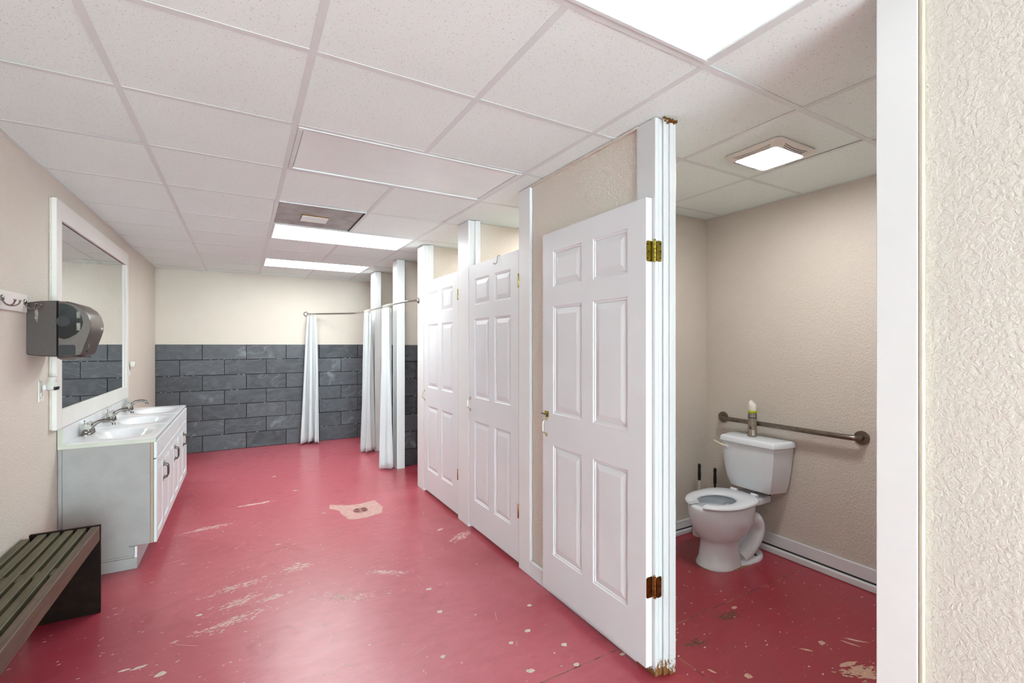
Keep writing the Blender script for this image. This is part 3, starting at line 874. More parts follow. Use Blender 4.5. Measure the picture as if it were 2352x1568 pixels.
for i in range(3):
    y0, y1 = VY[i]+(.0 if i else -.008), VY[i+1]-.0015
    lab = ['white vanity top with oval basin nearest the camera, at the paper towel dispenser end', 'white vanity top with oval basin, middle of the row of three', 'white vanity top with oval basin at the far end towards the slate wall'][i]
    tp, cx, cy = vanity_top(y0, y1, lab)
    faucet(cy+(.06, .06, .1)[i], ['chrome faucet with two clear knobs on the nearest vanity top', 'chrome faucet with two clear knobs on the middle vanity top', 'chrome faucet with two clear knobs on the vanity top by the slate wall'][i])
    if i == 0:
        obj('end_edge', box(bm_new(), XL+.003, -.494, y0-.0055, y0-.0002, VTZ-.03, VTZ-.0045, .001), M['marble_edge'], tp)
        b = bm_new(); box(b, XL+.003, XL+.03, y0-.0055, y0-.0002, VTZ-.0043, VTZ+.1, .001)
        obj('end_edge', b, M['marble_edge'], tp)

def vanity_cabinet(y0, y1, label, first=False, last=False):
    t = thing('vanity_cabinet', label, 'cabinet', ((XL+VX)/2, (y0+y1)/2, 0), 'white vanity cabinets side by side')
    zt = VTZ-.023
    b = bm_new()
    for (a, c) in ((y0, y0+.014), (y1-.014, y1)):
        box(b, XL+.022, VX-.004, a, c, .145, zt); box(b, XL+.022, VX-.085, a, c, 0, .145)
    box(b, XL+.003, XL+.0205, y0, y1, .0, zt)
    box(b, XL+.022, VX-.004, y0+.014, y1-.014, .145, .157)
    obj('carcass', b, M['cab_side'], t)
    b = bm_new()    # face frame
    box(b, VX-.003, VX+.012, y0, y1, zt-.012, zt); box(b, VX-.003, VX+.012, y0, y0+.02, .145, zt-.012); box(b, VX-.003, VX+.012, y1-.02, y1, .145, zt-.012); box(b, VX-.003, VX+.012, y0+.02, y1-.02, .145, .16)
    obj('face_frame', b, M['edge_tan'] if first else M['cab'], t)
    fx0, fx1 = VX+.013, VX+.030
    obj('false_drawer_front', box(bm_new(), fx0, fx1, y0+.003, y1-.003, .692, zt-.006, .004, 2), M['cab'], t)
    ym = (y0+y1)/2
    for s, (a, c) in enumerate(((y0+.004, ym-.0025), (ym+.0025, y1-.004))):
        z0, z1 = .142, .686
        w = c-a
        b = bm_new()
        # shaker style door with a raised centre panel
        box(b, fx0, fx1-.010, a+.03, c-.03, z0+.03, z1-.03)
        box(b, fx0, fx1, a, a+.048, z0, z1, .003); box(b, fx0, fx1, c-.048, c, z0, z1, .003)
        box(b, fx0, fx1, a+.048, c-.048, z0, z0+.055, .003); box(b, fx0, fx1, a+.048, c-.048, z1-.055, z1, .003)
        dr = obj('door', b, M['cab'], t)
        pb = bm_new()
        def R(ins, x): return [Vector((x, y, z)) for (y, z) in ((a+.052+ins, z0+.06+ins), (c-.052-ins, z0+.06+ins), (c-.052-ins, z1-.06-ins), (a+.052+ins, z1-.06-ins))]
        ring_loft(pb, [R(0, fx1-.0098), R(.0, fx1-.009), R(.022, fx1-.0015), R(.024, fx1-.001)])
        obj('raised_panel', pb, M['cab'], dr)
        # handle near the meeting edge
        hy = (ym-.028) if s == 0 else (ym+.028)
        hz0, hz1 = .485, .595
        hb = bm_new()
        tube(hb, smooth_path([(fx1, hy, hz0+.008), (fx1+.018, hy, hz0+.012), (fx1+.026, hy, hz0+.024), (fx1+.027, hy, (hz0+hz1)/2), (fx1+.026, hy, hz1-.024), (fx1+.018, hy, hz1-.012), (fx1, hy, hz1-.008)], 4), [.004]*25, 8)
        for zc in (hz0+.004, hz1-.004):
            box(hb, fx1-.0005, fx1+.003, hy-.006, hy+.006, zc-.016, zc+.016, .001)
        obj('handle', hb, M['pewter'], dr, True)
    # toe kick
    obj('toe_kick', box(bm_new(), VX-.084, VX-.069, y0+(.002 if not first else -.012), y1-.001, 0, .142, .002), M['cab'], t)
    if first:
        bs = bm_new(); box(bs, XL+.16, VX-.069, y0-.013, y0-.0005, .0, .072, .002); box(bs, XL+.16, VX-.069, y0-.010, y0-.0005, .0725, .086, .003)
        obj('side_baseboard', bs, M['cab_side'], t)
        obj('side_block', box(bm_new(), VX-.112, VX-.0855, y0-.0095, y0-.0005, .0865, .143), M['cab_side'], t)
        obj('side_panel', box(bm_new(), XL+.024, VX-.006, y0-.004, y0-.0004, .146, zt-.004), M['cab_side'], t, label='grey end panel')
    return t
vanity_cabinet(VY[0], VY[1]-.001, 'white vanity cabinet nearest the camera with its grey end panel showing', True)
vanity_cabinet(VY[1], VY[2]-.001, 'white vanity cabinet in the middle of the row')
vanity_cabinet(VY[2], VY[3], 'white vanity cabinet farthest along the wall, towards the slate tiles')

# ------------------------------------------------------------------ slatted bench
BY0, BY1, BZ = 1.55, 3.272, .47
t = thing('slatted_bench', 'dark stained slatted wooden bench against the left wall, in front of the vanity', 'bench', (-.815, 2.4, 0))
for k in range(6):
    x1 = -.662-.0525*k; x0 = x1-.036
    hgt = .078 if k == 0 else .06
    y1 = BY1 if k < 5 else BY1-.035
    b = box(bm_new(), x0, x1, BY0+.02, y1-.001, BZ-.004-hgt, BZ-.004, .003)
    o = obj('slat', b, M['bench_front' if k == 0 else 'bench'], t)
    for v in o.data.vertices: v.co.x += .0015*math.sin(v.co.y*3+k)
for (ya, yb_) in ((BY1, BY1+.018), (BY0, BY0+.018)):
    obj('leg', box(bm_new(), -.938, -.6605, ya, yb_, 0, BZ, .002), M['bench_leg'], t)
    sy = ya-.02 if ya > 2 else yb_
for yc in (2.735, 2.05):
    obj('cross_brace', box(bm_new(), -.945, -.70, yc-.03, yc+.03, BZ-.105, BZ-.066, .002), M['bench'], t)
    for k in range(5):
        x1 = -.662-.0525*k
        obj('spacer_block', box(bm_new(), x1-.052, x1-.0365, yc-.03, yc+.03, BZ-.065, BZ-.012, .001), M['bench'], t)
obj('apron', box(bm_new(), -.935, -.70, BY1-.022, BY1-.001, BZ-.11, BZ-.067), M['bench_leg'], t)

# ------------------------------------------------------------------ paper towel dispenser
DY0, DY1 = 3.346, 3.635
t = thing('towel_dispenser', 'grey plastic paper towel dispenser with a smoked side window on the left wall', 'dispenser', (XL, (DY0+DY1)/2, 1.372))
# profile in (x, z); back housing then curved cover
def extr(prof, y0, y1, bulge=0.0, seg=1, edge=.012):
    b = bm_new(); rings = []
    cx = sum(p[0] for p in prof)/len(prof); cz = sum(p[1] for p in prof)/len(prof)
    for (t_, s_) in ((0, .955), (.03, .985), (.08, 1), (.92, 1), (.97, .985), (1, .955)):
        y = y0+(y1-y0)*t_
        rings.append([Vector((max(XL+.001, cx+(p[0]-cx)*s_) if p[0] > XL+.01 else p[0], y, cz+(p[1]-cz)*s_)) for p in prof])
    return ring_loft(b, rings)
zb, zt_ = 1.372, 1.672
hous = [(XL+.001, zb+.012), (XL+.001, zt_-.014), (XL+.05, zt_-.004), (XL+.118, zt_), (XL+.118, zb), (XL+.05, zb+.004)]
obj('back_housing', extr(hous, DY0, DY1), M['smoke_side'], t)
def cover_pt(a): pass
cov = [(XL+.1195, zb+.003), (XL+.1195, zt_-.002), (XL+.16, zt_-.004), (XL+.195, zt_-.016), (XL+.225, zt_-.04), (XL+.245, zt_-.075), (XL+.254, zt_-.115), (XL+.252, zt_-.155), (XL+.240, zt_-.20), (XL+.226, zt_-.245), (XL+.218, zt_-.28), (XL+.21, zb+.008), (XL+.17, zb+.002)]
cv = obj('cover', extr(cov, DY0+.001, DY1-.001), M['smoke'], t, True, 35)
# side window
win = []
for (dx, dz) in ((.124, .014), (.15, .016), (.180, .030), (.205, .058), (.219, .09), (.222, .12), (.214, .152), (.195, .178), (.165, .2), (.145, .206), (.124, .198)):
    win.append((XL+dx, zt_-dz))
b = bm_new(); ring_loft(b, [[Vector((p[0], DY0-.0015, p[1])) for p in win], [Vector((p[0], DY0+.004, p[1])) for p in win]])
wn = obj('side_window', b, M['smoked_glass'], cv)
for (q0, q1) in ((.092, .056), (.158, .118)):
    obj('paper_roll_edge', box(bm_new(), XL+.196, XL+.211, DY0-.0022, DY0-.0016, zt_-q0, zt_-q1), M['sticker'], wn)
b = bm_new(); lathe(b, [(.02, -.0006), (.028, -.0006), (.028, 0), (.02, 0)], (XL+.142, DY0-.0016, zt_-.11), 'y', 24)
obj('roll_hub', b, M['slot'], wn)
# dark lower side panel
b = bm_new(); plate(b, 0, 1, 0, 1, 0, 1) if 0 else None
pts = rrect(XL+.157, zb+.035, .034, .029, .01, 0)
ring_loft(b, [[Vector((p.x, DY0-.001, p.y)) for p in pts], [Vector((p.x, DY0+.003, p.y)) for p in pts]])
obj('lower_side_panel', b, M['slot'], cv)
# raised rim line that runs down the cover
pts = smooth_path([(XL+.155, DY0+.004, zt_-.006), (XL+.196, DY0+.006, zt_-.022), (XL+.232, DY0+.01, zt_-.07), (XL+.238, DY0+.012, zt_-.12), (XL+.226, DY0+.01, zt_-.17), (XL+.196, DY0+.006, zt_-.215), (XL+.182, DY0+.003, zt_-.25), (XL+.178, DY0+.003, zb+.008)], 5)
obj('cover_rim', tube(bm_new(), pts, .0035, 8), M['smoke'], cv, True)
# paper tray
b = bm_new(); ring_loft(b, [rrect(XL+.158, (DY0+DY1)/2-.02, .055, .09, .02, zb+.001), rrect(XL+.158, (DY0+DY1)/2-.02, .053, .088, .02, zb-.008), rrect(XL+.15, (DY0+DY1)/2-.02, .035, .07, .02, zb-.017)])
obj('paper_tray', b, M['smoke'], t, True)
b = bm_new(); box(b, XL+.165, XL+.2135, DY0+.065, DY0+.19, zb-.0065, zb-.0015); obj('paper_slot', b, M['slot'], t)
# torn sticker on the side, sensor eye, hand mark and small print on the front
stk = [(XL+.038, 1.628), (XL+.043, 1.632), (XL+.046, 1.60), (XL+.044, 1.57), (XL+.041, 1.553), (XL+.036, 1.568), (XL+.031, 1.575), (XL+.034, 1.588), (XL+.032, 1.612)]
b = bm_new(); ring_loft(b, [[Vector((p[0], DY0-.0008, p[1])) for p in stk], [Vector((p[0], DY0+.001, p[1])) for p in stk]])
obj('torn_sticker', b, M['sticker'], t)
b = bm_new(); lathe(b, [(.012, 0), (.012, .003), (.008, .005)], (XL+.2195, DY0+.078, zb+.036), 'x', 18)
obj('sensor_eye', b, M['black'], cv, True)
def frontx(z):
    return XL+{0: .2195}.get(0)+max(0, (z-(zb+.03)))*.21+.003
b = bm_new()
hy, hz = DY0+.062, zb+.055
P = lambda y, z: (frontx(hz+z), hy+y, hz+z)
tube(b, [P(0, .02), P(.022, .02), P(.03, .012), P(.03, .0), P(.022, -.008), P(.014, -.002)], .0012, 6)
tube(b, [P(.0, .013), P(.016, .013), P(.016, .003)], .0012, 6)
tube(b, [P(.022, .026), P(.034, .026), P(.034, .018)], .0012, 6)
obj('hand_symbol', b, M['sticker'], cv)
b = bm_new()
for k in range(6):
    y = DY0+.215+k*.006; box(b, XL+.2505, XL+.2555, y, y+.0035, zt_-.142, zt_-.136)
box(b, XL+.2505, XL+.2553, DY0+.215, DY0+.25, zt_-.149, zt_-.1465)
obj('small_print', b, M['print_white'], cv)

# ------------------------------------------------------------------ coat hook rail
t = thing('hook_rail', 'white painted board with chrome double coat hooks on the left wall', 'hook rail', (XL, 2.85, 1.60))
RZ0, RZ1 = 1.600, 1.690
obj('board', box(bm_new(), XL+.001, XL+.018, 2.35, 3.298, RZ0, RZ1, .002), M['mirror_frame'], t)
for y in (3.262, 3.005, 2.75):
    b = bm_new(); x = XL+.0185
    lathe(b, [(.006, .0), (.0145, .0), (.0145, .003), (.011, .006), (.005, .0065)], (x, y, 1.652), 'x', 20)
    hk = obj('hook', b, M['chrome'], t, True)
    b = bm_new()
    for s in (-1, 1):
        pts = smooth_path([(x+.003, y, 1.640), (x+.012, y+s*.003, 1.625), (x+.028, y+s*.012, 1.617), (x+.045, y+s*.024, 1.624), (x+.052, y+s*.03, 1.638)], 5)
        tube(b, pts, .0032, 8)
        bmesh.ops.create_uvsphere(b, u_segments=10, v_segments=8, radius=.0062, matrix=Matrix.Translation((x+.052, y+s*.03, 1.642)) @ Matrix.Diagonal((1, 1, .6, 1)))
    obj('prongs', b, M['chrome'], hk, True)
for y in (3.155, 2.9):
    b = bm_new(); lathe(b, [(.005, 0), (.004, .002)], (XL+.0185, y, 1.652), 'x', 12); obj('screw', b, M['chrome'], t, True)

# ------------------------------------------------------------------ outlets and plug-in air fresheners
def outlet(y, z, label):
    t = thing('wall_outlet', label, 'outlet', (XL, y, z))
    b = bm_new(); ring_loft(b, [[Vector((x, p.x, p.y)) for p in rrect(y, z, .036-i, .058-i, .004, 0)] for (x, i) in ((XL+.0005, 0), (XL+.004, 0), (XL+.006, .003))])
    obj('cover_plate', b, M['white_plastic'], t)
    b = bm_new()
    for zc in (z-.02,):
        pts = rrect(y, zc, .017, .0135, .008, 0)
        ring_loft(b, [[Vector((XL+.0061, p.x, p.y)) for p in pts], [Vector((XL+.009, p.x, p.y)) for p in pts]])
    rc = obj('socket', b, M['white_plastic'], t)
    b = bm_new()
    for dy in (-.006, .006): box(b, XL+.009, XL+.0094, y+dy-.001, y+dy+.001, z-.025, z-.016)
    obj('slots', b, M['slot'], rc)
    return t
outlet(3.541, 1.178, 'white wall outlet below the towel dispenser')
t = thing('air_freshener', 'white plug-in air freshener with a dark lower face on the outlet below the towel dispenser', 'air freshener', (XL, 3.56, 1.2))
yc = 3.545
def fsec(z, hx, hy, cx): return [Vector((cx+hx*math.cos(a), yc+hy*math.sin(a), z)) for a in [2*PI*k/24 for k in range(24)]]
xc = XL+.046
b = bm_new(); ring_loft(b, [fsec(1.180, .010, .010, xc), fsec(1.183, .021, .018, xc), fsec(1.194, .026, .022, xc), fsec(1.208, .027, .022, xc), fsec(1.222, .023, .019, xc), fsec(1.232, .016, .015, xc), fsec(1.242, .017, .016, xc+.002), fsec(1.252, .021, .019, xc+.003), fsec(1.256, .020, .018, xc+.003)])
obj('body', b, M['grey_plastic'], t, True, 60)
b = bm_new(); ring_loft(b, [fsec(1.1835, .012, .013, xc+.0145), fsec(1.188, .0165, .0185, xc+.0145), fsec(1.200, .018, .020, xc+.0145), fsec(1.203, .0175, .0195, xc+.0145)])
obj('oil_window', b, M['black'], t, True, 60)
obj('plug', box(bm_new(), XL+.0095, XL+.03, yc-.014, yc+.014, 1.186, 1.215, .003), M['white_plastic'], t)
outlet(5.875, 1.185, 'white wall outlet on the far side of the mirror')
t = thing('night_light', 'small round white plug-in on the outlet beyond the mirror', 'plug-in', (XL, 5.88, 1.23))
b = bm_new(); lathe(b, [(.02, .0095), (.033, .012), (.036, .028), (.03, .042), (.014, .048)], (XL, 5.88, 1.237), 'x', 24)
obj('body', b, M['white_plastic'], t, True)
b = bm_new()
for k in range(3): box(b, XL+.0475, XL+.0495, 5.872, 5.888, 1.228+k*.007, 1.231+k*.007)
obj('grille', b, M['slot'], t)

# ------------------------------------------------------------------ floor drain
t = thing('floor_drain', 'round brass-red floor drain set in a bare patch of the red floor', 'drain', (.885, 4.157, 0))
def mk_patch():
    m = NT('bare concrete patch', .7, 0, .3); p = m.pos()
    c = m.mix(m.ramp(m.noise(p, 22, 5, .7), .35, .65), lin(200, 166, 156), lin(192, 142, 138))
    m.col(m.mix(m.ramp(m.vor(p, 70)[0], .1, .16, 1, 0), c, lin(110, 92, 76))); m.bump(m.noise(p, 90, 3), .4, .003)
    return m.m
M['patch'] = mk_patch()
b = bm_new()
out = []
corners = [(.76, 3.98), (.90, 3.965), (1.03, 4.01), (1.07, 4.14), (1.05, 4.37), (.92, 4.33), (.80, 4.35), (.68, 4.44), (.66, 4.33), (.72, 4.25), (.73, 4.12)]
_old = [(.73, 4.0), (.80, 3.98), (.90, 3.965), (1.0, 4.0), (1.045, 4.08), (1.06, 4.2), (1.05, 4.35), (.95, 4.34), (.84, 4.34), (.78, 4.30), (.66, 4.40), (.65, 4.30), (.73, 4.22), (.71, 4.10)]
for i, (x, y) in enumerate(corners):
    x2, y2 = corners[(i+1) % len(corners)]
    for k in range(6):
        u = k/6; out.append((x+(x2-x)*u+random.uniform(-.007, .007), y+(y2-y)*u+random.uniform(-.007, .007)))
ring_loft(b, [[Vector((x, y, .0002)) for x, y in out], [Vector((x, y, .0012)) for x, y in out]])
obj('bare_patch', b, M['patch'], t)
M['drain'] = simple('reddish drain metal', (186, 132, 128), .45, .3, var=.2, vs=40)
b = bm_new(); lathe(b, [(.0, .0013), (.062, .0013), (.062, .0035), (.058, .0042), (.0, .0042)], (.885, 4.157, 0), seg=36)
g = obj('grate', b, M['drain'], t)
b = bm_new()
for sx in (-1, 1):
    for r in (.010, .018, .026):
        for q in range(2):
            a0 = q*PI+.25; a1 = (q+1)*PI-.25
            pts = [(.885+sx*.030+r*math.cos(a)*.92, 4.157+r*math.sin(a)*1.6, .0046) for a in [a0+(a1-a0)*k/8 for k in range(9)]]
            tube(b, pts, .0019, 5)
obj('grate_slots', b, simple('dark drain slot', (104, 44, 52), .7), g)

# ------------------------------------------------------------------ toilet
TY = 1.982
t = thing('toilet', 'pale grey two-piece toilet with an open-front white seat in the stall', 'toilet', (2.8, TY, 0))
def sec(z, xf, xb, hy, p=2.3, cy=TY, n=40, q=2.0):
    """super-elliptic section: front at xf, back at xb"""
    cx, a = (xf+xb)/2, (xb-xf)/2; out = []
    for k in range(n):
        th = 2*PI*k/n; c, s = math.cos(th), math.sin(th)
        e = 2/(p if c > 0 else q)
        out.append(Vector((cx+a*abs(c)**e*(1 if c > 0 else -1), cy+hy*abs(s)**e*(1 if s > 0 else -1), z)))
    return out
b = bm_new()
ring_loft(b, [sec(.0, 2.565, 2.86, .118, 3, q=2.2), sec(.01, 2.56, 2.86, .120, 3, q=2.2), sec(.05, 2.583, 2.85, .108, 3, q=2.2), sec(.12, 2.592, 2.84, .1, 3, q=2.2), sec(.165, 2.588, 2.85, .100, 2.6, q=2.1),
              sec(.178, 2.578, 2.86, .110, 2.3), sec(.195, 2.56, 2.89, .130, 2.3), sec(.235, 2.535, 2.94, .155, 2.3), sec(.29, 2.515, 2.97, .172, 2.3), sec(.34, 2.503, 2.975, .178, 2.3), sec(.385, 2.50, 2.98, .178, 2.4), sec(.397, 2.503, 2.978, .176, 2.4), sec(.401, 2.512, 2.965, .168, 2.3),
              sec(.401, 2.56, 2.875, .125, 2.2), sec(.392, 2.568, 2.865, .118, 2.1), sec(.375, 2.552, 2.88, .128, 2.1), sec(.34, 2.575, 2.865, .118, 2.0), sec(.27, 2.66, 2.83, .08, 2.0), sec(.235, 2.70, 2.80, .05, 2.0)], True, True)
bw = obj('bowl', b, M['porcelain'], t, True, 55)
b = bm_new(); ring_loft(b, [sec(.283, 2.655, 2.832, .083, 2.0), sec(.284, 2.655, 2.832, .083, 2.0)])
obj('water', b, M['water'], bw)
# trapway bulge and foot
b = bm_new()
for s in (-1, 1):
    pts = smooth_path([(2.86, TY+s*.075, .30), (2.94, TY+s*.085, .29), (3.0, TY+s*.085, .225), (2.99, TY+s*.08, .15), (2.92, TY+s*.075, .08), (2.84, TY+s*.07, .035)], 6)
    tube(b, pts, [.045]*8+[.05]*(len(pts)-8), 16)
obj('trapway', b, M['porcelain'], t, True, 60)
b = bm_new(); ring_loft(b, [sec(.0, 2.70, 3.10, .128, 2.6), sec(.022, 2.70, 3.10, .126, 2.6), sec(.032, 2.72, 3.09, .115, 2.6)])
box(b, 2.84, 3.05, TY-.055, TY+.055, .03, .36, .02, 3)
obj('foot', b, M['porcelain'], t, True, 50)
for s in (-1, 1):
    b = bm_new(); lathe(b, [(.012, .0), (.011, .003), (.004, .005), (.003, .03), (.001, .031)], (2.965, TY+s*.098, .0325), seg=14)
    obj('floor_bolt', b, M['black'], t, True)
b = bm_new()
ring = lambda z, k: sec(z, 2.565-k, 3.10+k*.6, .121+k, 2.8, q=2.2)
ring_loft(b, [ring(.0003, .010), ring(.003, .007), ring(.004, .002)]); obj('caulk_ring', b, simple('stained caulk', (176, 140, 104), .8, var=.3, vs=60), t)
# shelf behind the bowl under the tank
b = bm_new(); box(b, 2.93, 3.14, TY-.105, TY+.105, .355, .402, .012, 3); obj('tank_shelf', b, M['porcelain'], t, True, 50)
# seat: open front ring
b = bm_new(); N = 60; rings = []
for k in range(N+1):
    th = PI-(.28)-(2*PI-.56)*k/N        # starts beside the front gap, goes round the back
    c, s = math.cos(th), math.sin(th)
    e = 2/(2.9 if c > 0 else 2.0)
    ox = 2.735+(.253 if c > 0 else .255)*abs(c)**e*(1 if c > 0 else -1); oy = TY+.190*abs(s)**(2/(2.4 if c > 0 else 2.0))*(1 if s > 0 else -1)
    th2 = PI-(.36)-(2*PI-.72)*k/N; c2, s2 = math.cos(th2), math.sin(th2)
    ix = 2.700+.135*c2; iy = TY+.104*s2
    O, I = Vector((ox, oy, 0)), Vector((ix, iy, 0)); z0 = .4075
    d = (O-I).normalized()
    rings.append([O-d*.004+Vector((0, 0, z0)), O+Vector((0, 0, z0+.006)), O-d*.003+Vector((0, 0, z0+.014)), O-d*.012+Vector((0, 0, z0+.019)), I+d*.014+Vector((0, 0, z0+.019)), I+d*.004+Vector((0, 0, z0+.014)), I+Vector((0, 0, z0+.006)), I+d*.004+Vector((0, 0, z0))])
ring_loft(b, rings)
st = obj('seat', b, M['seat'], t, True, 50)
for s in (-1, 1):
    b = bm_new(); tube(b, [(2.992, TY+s*.052, .421), (2.992, TY+s*.098, .421)], .0115, 12); box(b, 2.978, 3.006, TY+s*.075-.018, TY+s*.075+.018, .403, .414, .003)
    obj('seat_hinge', b, M['seat'], st, True)
# tank
TKY = 1.962
def tsec(z, xf, xb, wf, wb, n=3):
    pts = [(xb, wb), (xf+.105, wb-.006), (xf+.004, wf+.012), (xf, wf), (xf, -wf), (xf+.004, -wf-.012), (xf+.105, -wb+.006), (xb, -wb)]
    # slight bow of the front
    out = [Vector((x, TKY+y, z)) for x, y in pts[:4]]
    out += [Vector((xf-.008*(1-(u*u)), TKY-wf*u, z)) for u in (-.6, -.2, .2, .6)]
    out += [Vector((x, TKY+y, z)) for x, y in pts[4:]]
    return out
b = bm_new()
ring_loft(b, [tsec(.4405, 3.03, 3.155, .120, .165), tsec(.444, 3.02, 3.16, .130, .172), tsec(.50, 3.005, 3.162, .148, .188), tsec(.58, 2.995, 3.165, .162, .2), tsec(.68, 2.990, 3.168, .172, .21), tsec(.752, 2.988, 3.17, .176, .215)])
bmesh.ops.recalc_face_normals(b, faces=b.faces[:])
tk = obj('tank', b, M['porcelain'], t, True, 30)
b = bm_new()
ring_loft(b, [tsec(.7525, 2.982, 3.174, .180, .222), tsec(.756, 2.976, 3.176, .185, .227), tsec(.784, 2.977, 3.176, .184, .226), tsec(.793, 2.986, 3.172, .178, .218), tsec(.795, 2.998, 3.165, .168, .208)])
obj('tank_lid', b, M['porcelain'], t, True, 50)
b = bm_new(); lathe(b, [(.018, .0), (.018, -.004), (.012, -.010), (.004, -.012)], (2.990, TKY+.148, .716), 'x', 18)
lv = obj('flush_lever', b, M['seat'], t, True)
b = bm_new(); tube(b, smooth_path([(2.980, TKY+.150, .717), (2.968, TKY+.175, .724), (2.962, TKY+.205, .735), (2.960, TKY+.232, .744)], 4), [.009]*6+[.0065]*7, 12); obj('lever_arm', b, M['ivory'], lv, True)
# small bolts under the tank
b = bm_new(); lathe(b, [(.006, .425), (.006, .4395)], (3.06, TKY-.12, 0), seg=10); obj('tank_bolt', b, M['black'], tk)

# spray can on the tank lid
cxn, cyn, cz0 = 3.09, 1.985, .7955
t = thing('spray_can', 'beige air freshener spray can with lime collar and white cap on the toilet tank', 'spray can', (cxn, cyn, cz0))
def cz(z): return cz0+z
b = bm_new(); lathe(b, [(.024, 0), (.0285, .002), (.0285, .008), (.0278, .010), (.0278, .158), (.0255, .166)], (cxn, cyn, cz0), seg=28)
bd = obj('body', b, M['can_body'], t, True)
b = bm_new(); lathe(b, [(.0279, .126), (.0281, .127), (.0281, .152), (.0279, .153)], (cxn, cyn, cz0), seg=28); obj('band', b, M['can_band'], bd, True)
b = bm_new(); lathe(b, [(.0268, .1662), (.0298, .168), (.0298, .179), (.0268, .182)], (cxn, cyn, cz0), seg=28); obj('collar', b, M['lime'], t, True)
b = bm_new(); rings = []
for (r, z) in ((.0262, .1825), (.026, .205), (.0255, .215), (.024, .226), (.019, .236), (.010, .2405)):
    rings.append([Vector((cxn+r*math.cos(a), cyn+r*math.sin(a), cz0+.1825+(z-.1825)*(1+.22*(math.sin(a))) if z > .2 else cz(z))) for a in [2*PI*k/24 for k in range(24)]])
ring_loft(b, rings); obj('cap', b, M['white_plastic'], t, True, 50)
# print, wrapped round the can on the side that faces the room
face = math.atan2(-cyn+0.0, -cxn+0.0)
def wrap(bm, rad, a0, z0):
    for v in bm.verts:
        a = a0+v.co.x/rad; r = rad+v.co.z
        v.co = Vector((cxn+r*math.cos(a), cyn+r*math.sin(a), cz0+z0+v.co.y))
def textbm(s, size, depth=.0004):
    cu = bpy.data.curves.new('lettering', 'FONT'); cu.body = s; cu.size = size; cu.extrude = depth; cu.align_x = 'CENTER'; cu.align_y = 'CENTER'; cu.space_character = 1.3
    o = bpy.data.objects.new('lettering', cu); COL.objects.link(o)
    dg = bpy.context.evaluated_depsgraph_get(); me = bpy.data.meshes.new_from_object(o.evaluated_get(dg))
    b = bmesh.new(); b.from_mesh(me); bpy.data.meshes.remove(me); bpy.data.objects.remove(o); bpy.data.curves.remove(cu)
    return b
b = textbm('\u00b7UDO', .0135)
for v in b.verts: v.co.z += .0006
wrap(b, .0281, face, .1435); obj('lettering', b, M['print_white'], bd)
def wrapbox(parent, name, x0, x1, z0, z1, mat, lift=.0003):
    b = bm_new(); n = 6; vs = []
    for k in range(n+1):
        x = x0+(x1-x0)*k/n; a = face+x/.0279
        for r in (.0277, .0281+lift):
            for z in (z0, z1): vs.append(b.verts.new(Vector((cxn+r*math.cos(a), cyn+r*math.sin(a), cz0+z))))
    for k in range(n):
        q = vs[4*k:4*k+4]; w_ = vs[4*k+4:4*k+8]
        b.faces.new((q[2], q[3], w_[3], w_[2])); b.faces.new((q[1], q[3], w_[3], w_[1])); b.faces.new((q[0], q[2], w_[2], w_[0]))
    b.faces.new((vs[0], vs[1], vs[3], vs[2])); b.faces.new((vs[-4], vs[-3], vs[-1], vs[-2]))
    return obj(name, b, mat, parent)
wrapbox(bd, 'label_panel', -.001, .014, .012, .048, M['print_white'])
for k in range(4): wrapbox(bd, 'label_line', .002, .012, .018+k*.008, .0215+k*.008, M['can_band'], .0007)
wrapbox(bd, 'dark_stripe', -.020, -.005, .052, .061, M['ink']); wrapbox(bd, 'dark_stripe', -.020, -.004, .066, .072, M['ink'])
for k in range(6): wrapbox(bd, 'text_line', .000, .013, .078+k*.0075, .0797+k*.0075, M['sticker'], .0004)
for k in range(5): wrapbox(bd, 'text_line', -.018, -.003, .078+k*.0085, .0797+k*.0085, M['sticker'], .0004)

# toilet brush and plunger handles in the corner
def wand(name, x, y, ztip, lab, white_tail, base_kind):
    t = thing(name, lab, 'cleaning tool', (x, y, 0))
    g0 = ztip-.125
    b = bm_new(); lathe(b, [(.009, g0), (.0115, g0+.01), (.012, g0+.05), (.010, g0+.085), (.0125, ztip-.02), (.010, ztip-.004), (.004, ztip)], (x, y, 0), seg=16)
    gr = obj('grip', b, M['black'], t, True)
    b = bm_new(); lathe(b, [(.0035, ztip-.014), (.0035, ztip-.012)], (x-.0118, y, 0), seg=8)
    obj('hang_hole', b, M['sticker'], gr)
    b = bm_new(); lathe(b, [(.008, .13), (.008, g0+.02)], (x, y, 0), seg=12)
    obj('shaft', b, M['ivory'] if white_tail else M['black'], t, True)
    b = bm_new()
    if base_kind == 'cup':
        lathe(b, [(.052, .001), (.056, .01), (.05, .06), (.03, .1), (.012, .13)], (x, y, 0), seg=24); obj('rubber_cup', b, M['black'], t, True)
    else:
        lathe(b, [(.05, .001), (.052, .006), (.044, .12), (.04, .129), (.012, .1295)], (x, y, 0), seg=24); obj('holder', b, M['white_plastic'], t, True)
wand('toilet_brush', 2.985, 2.340, .540, 'black-gripped toilet brush with ivory shaft, left of the two handles behind the toilet', True, 'holder')
wand('toilet_plunger', 3.112, 2.300, .500, 'black-handled plunger, right of the two handles behind the toilet', False, 'cup')

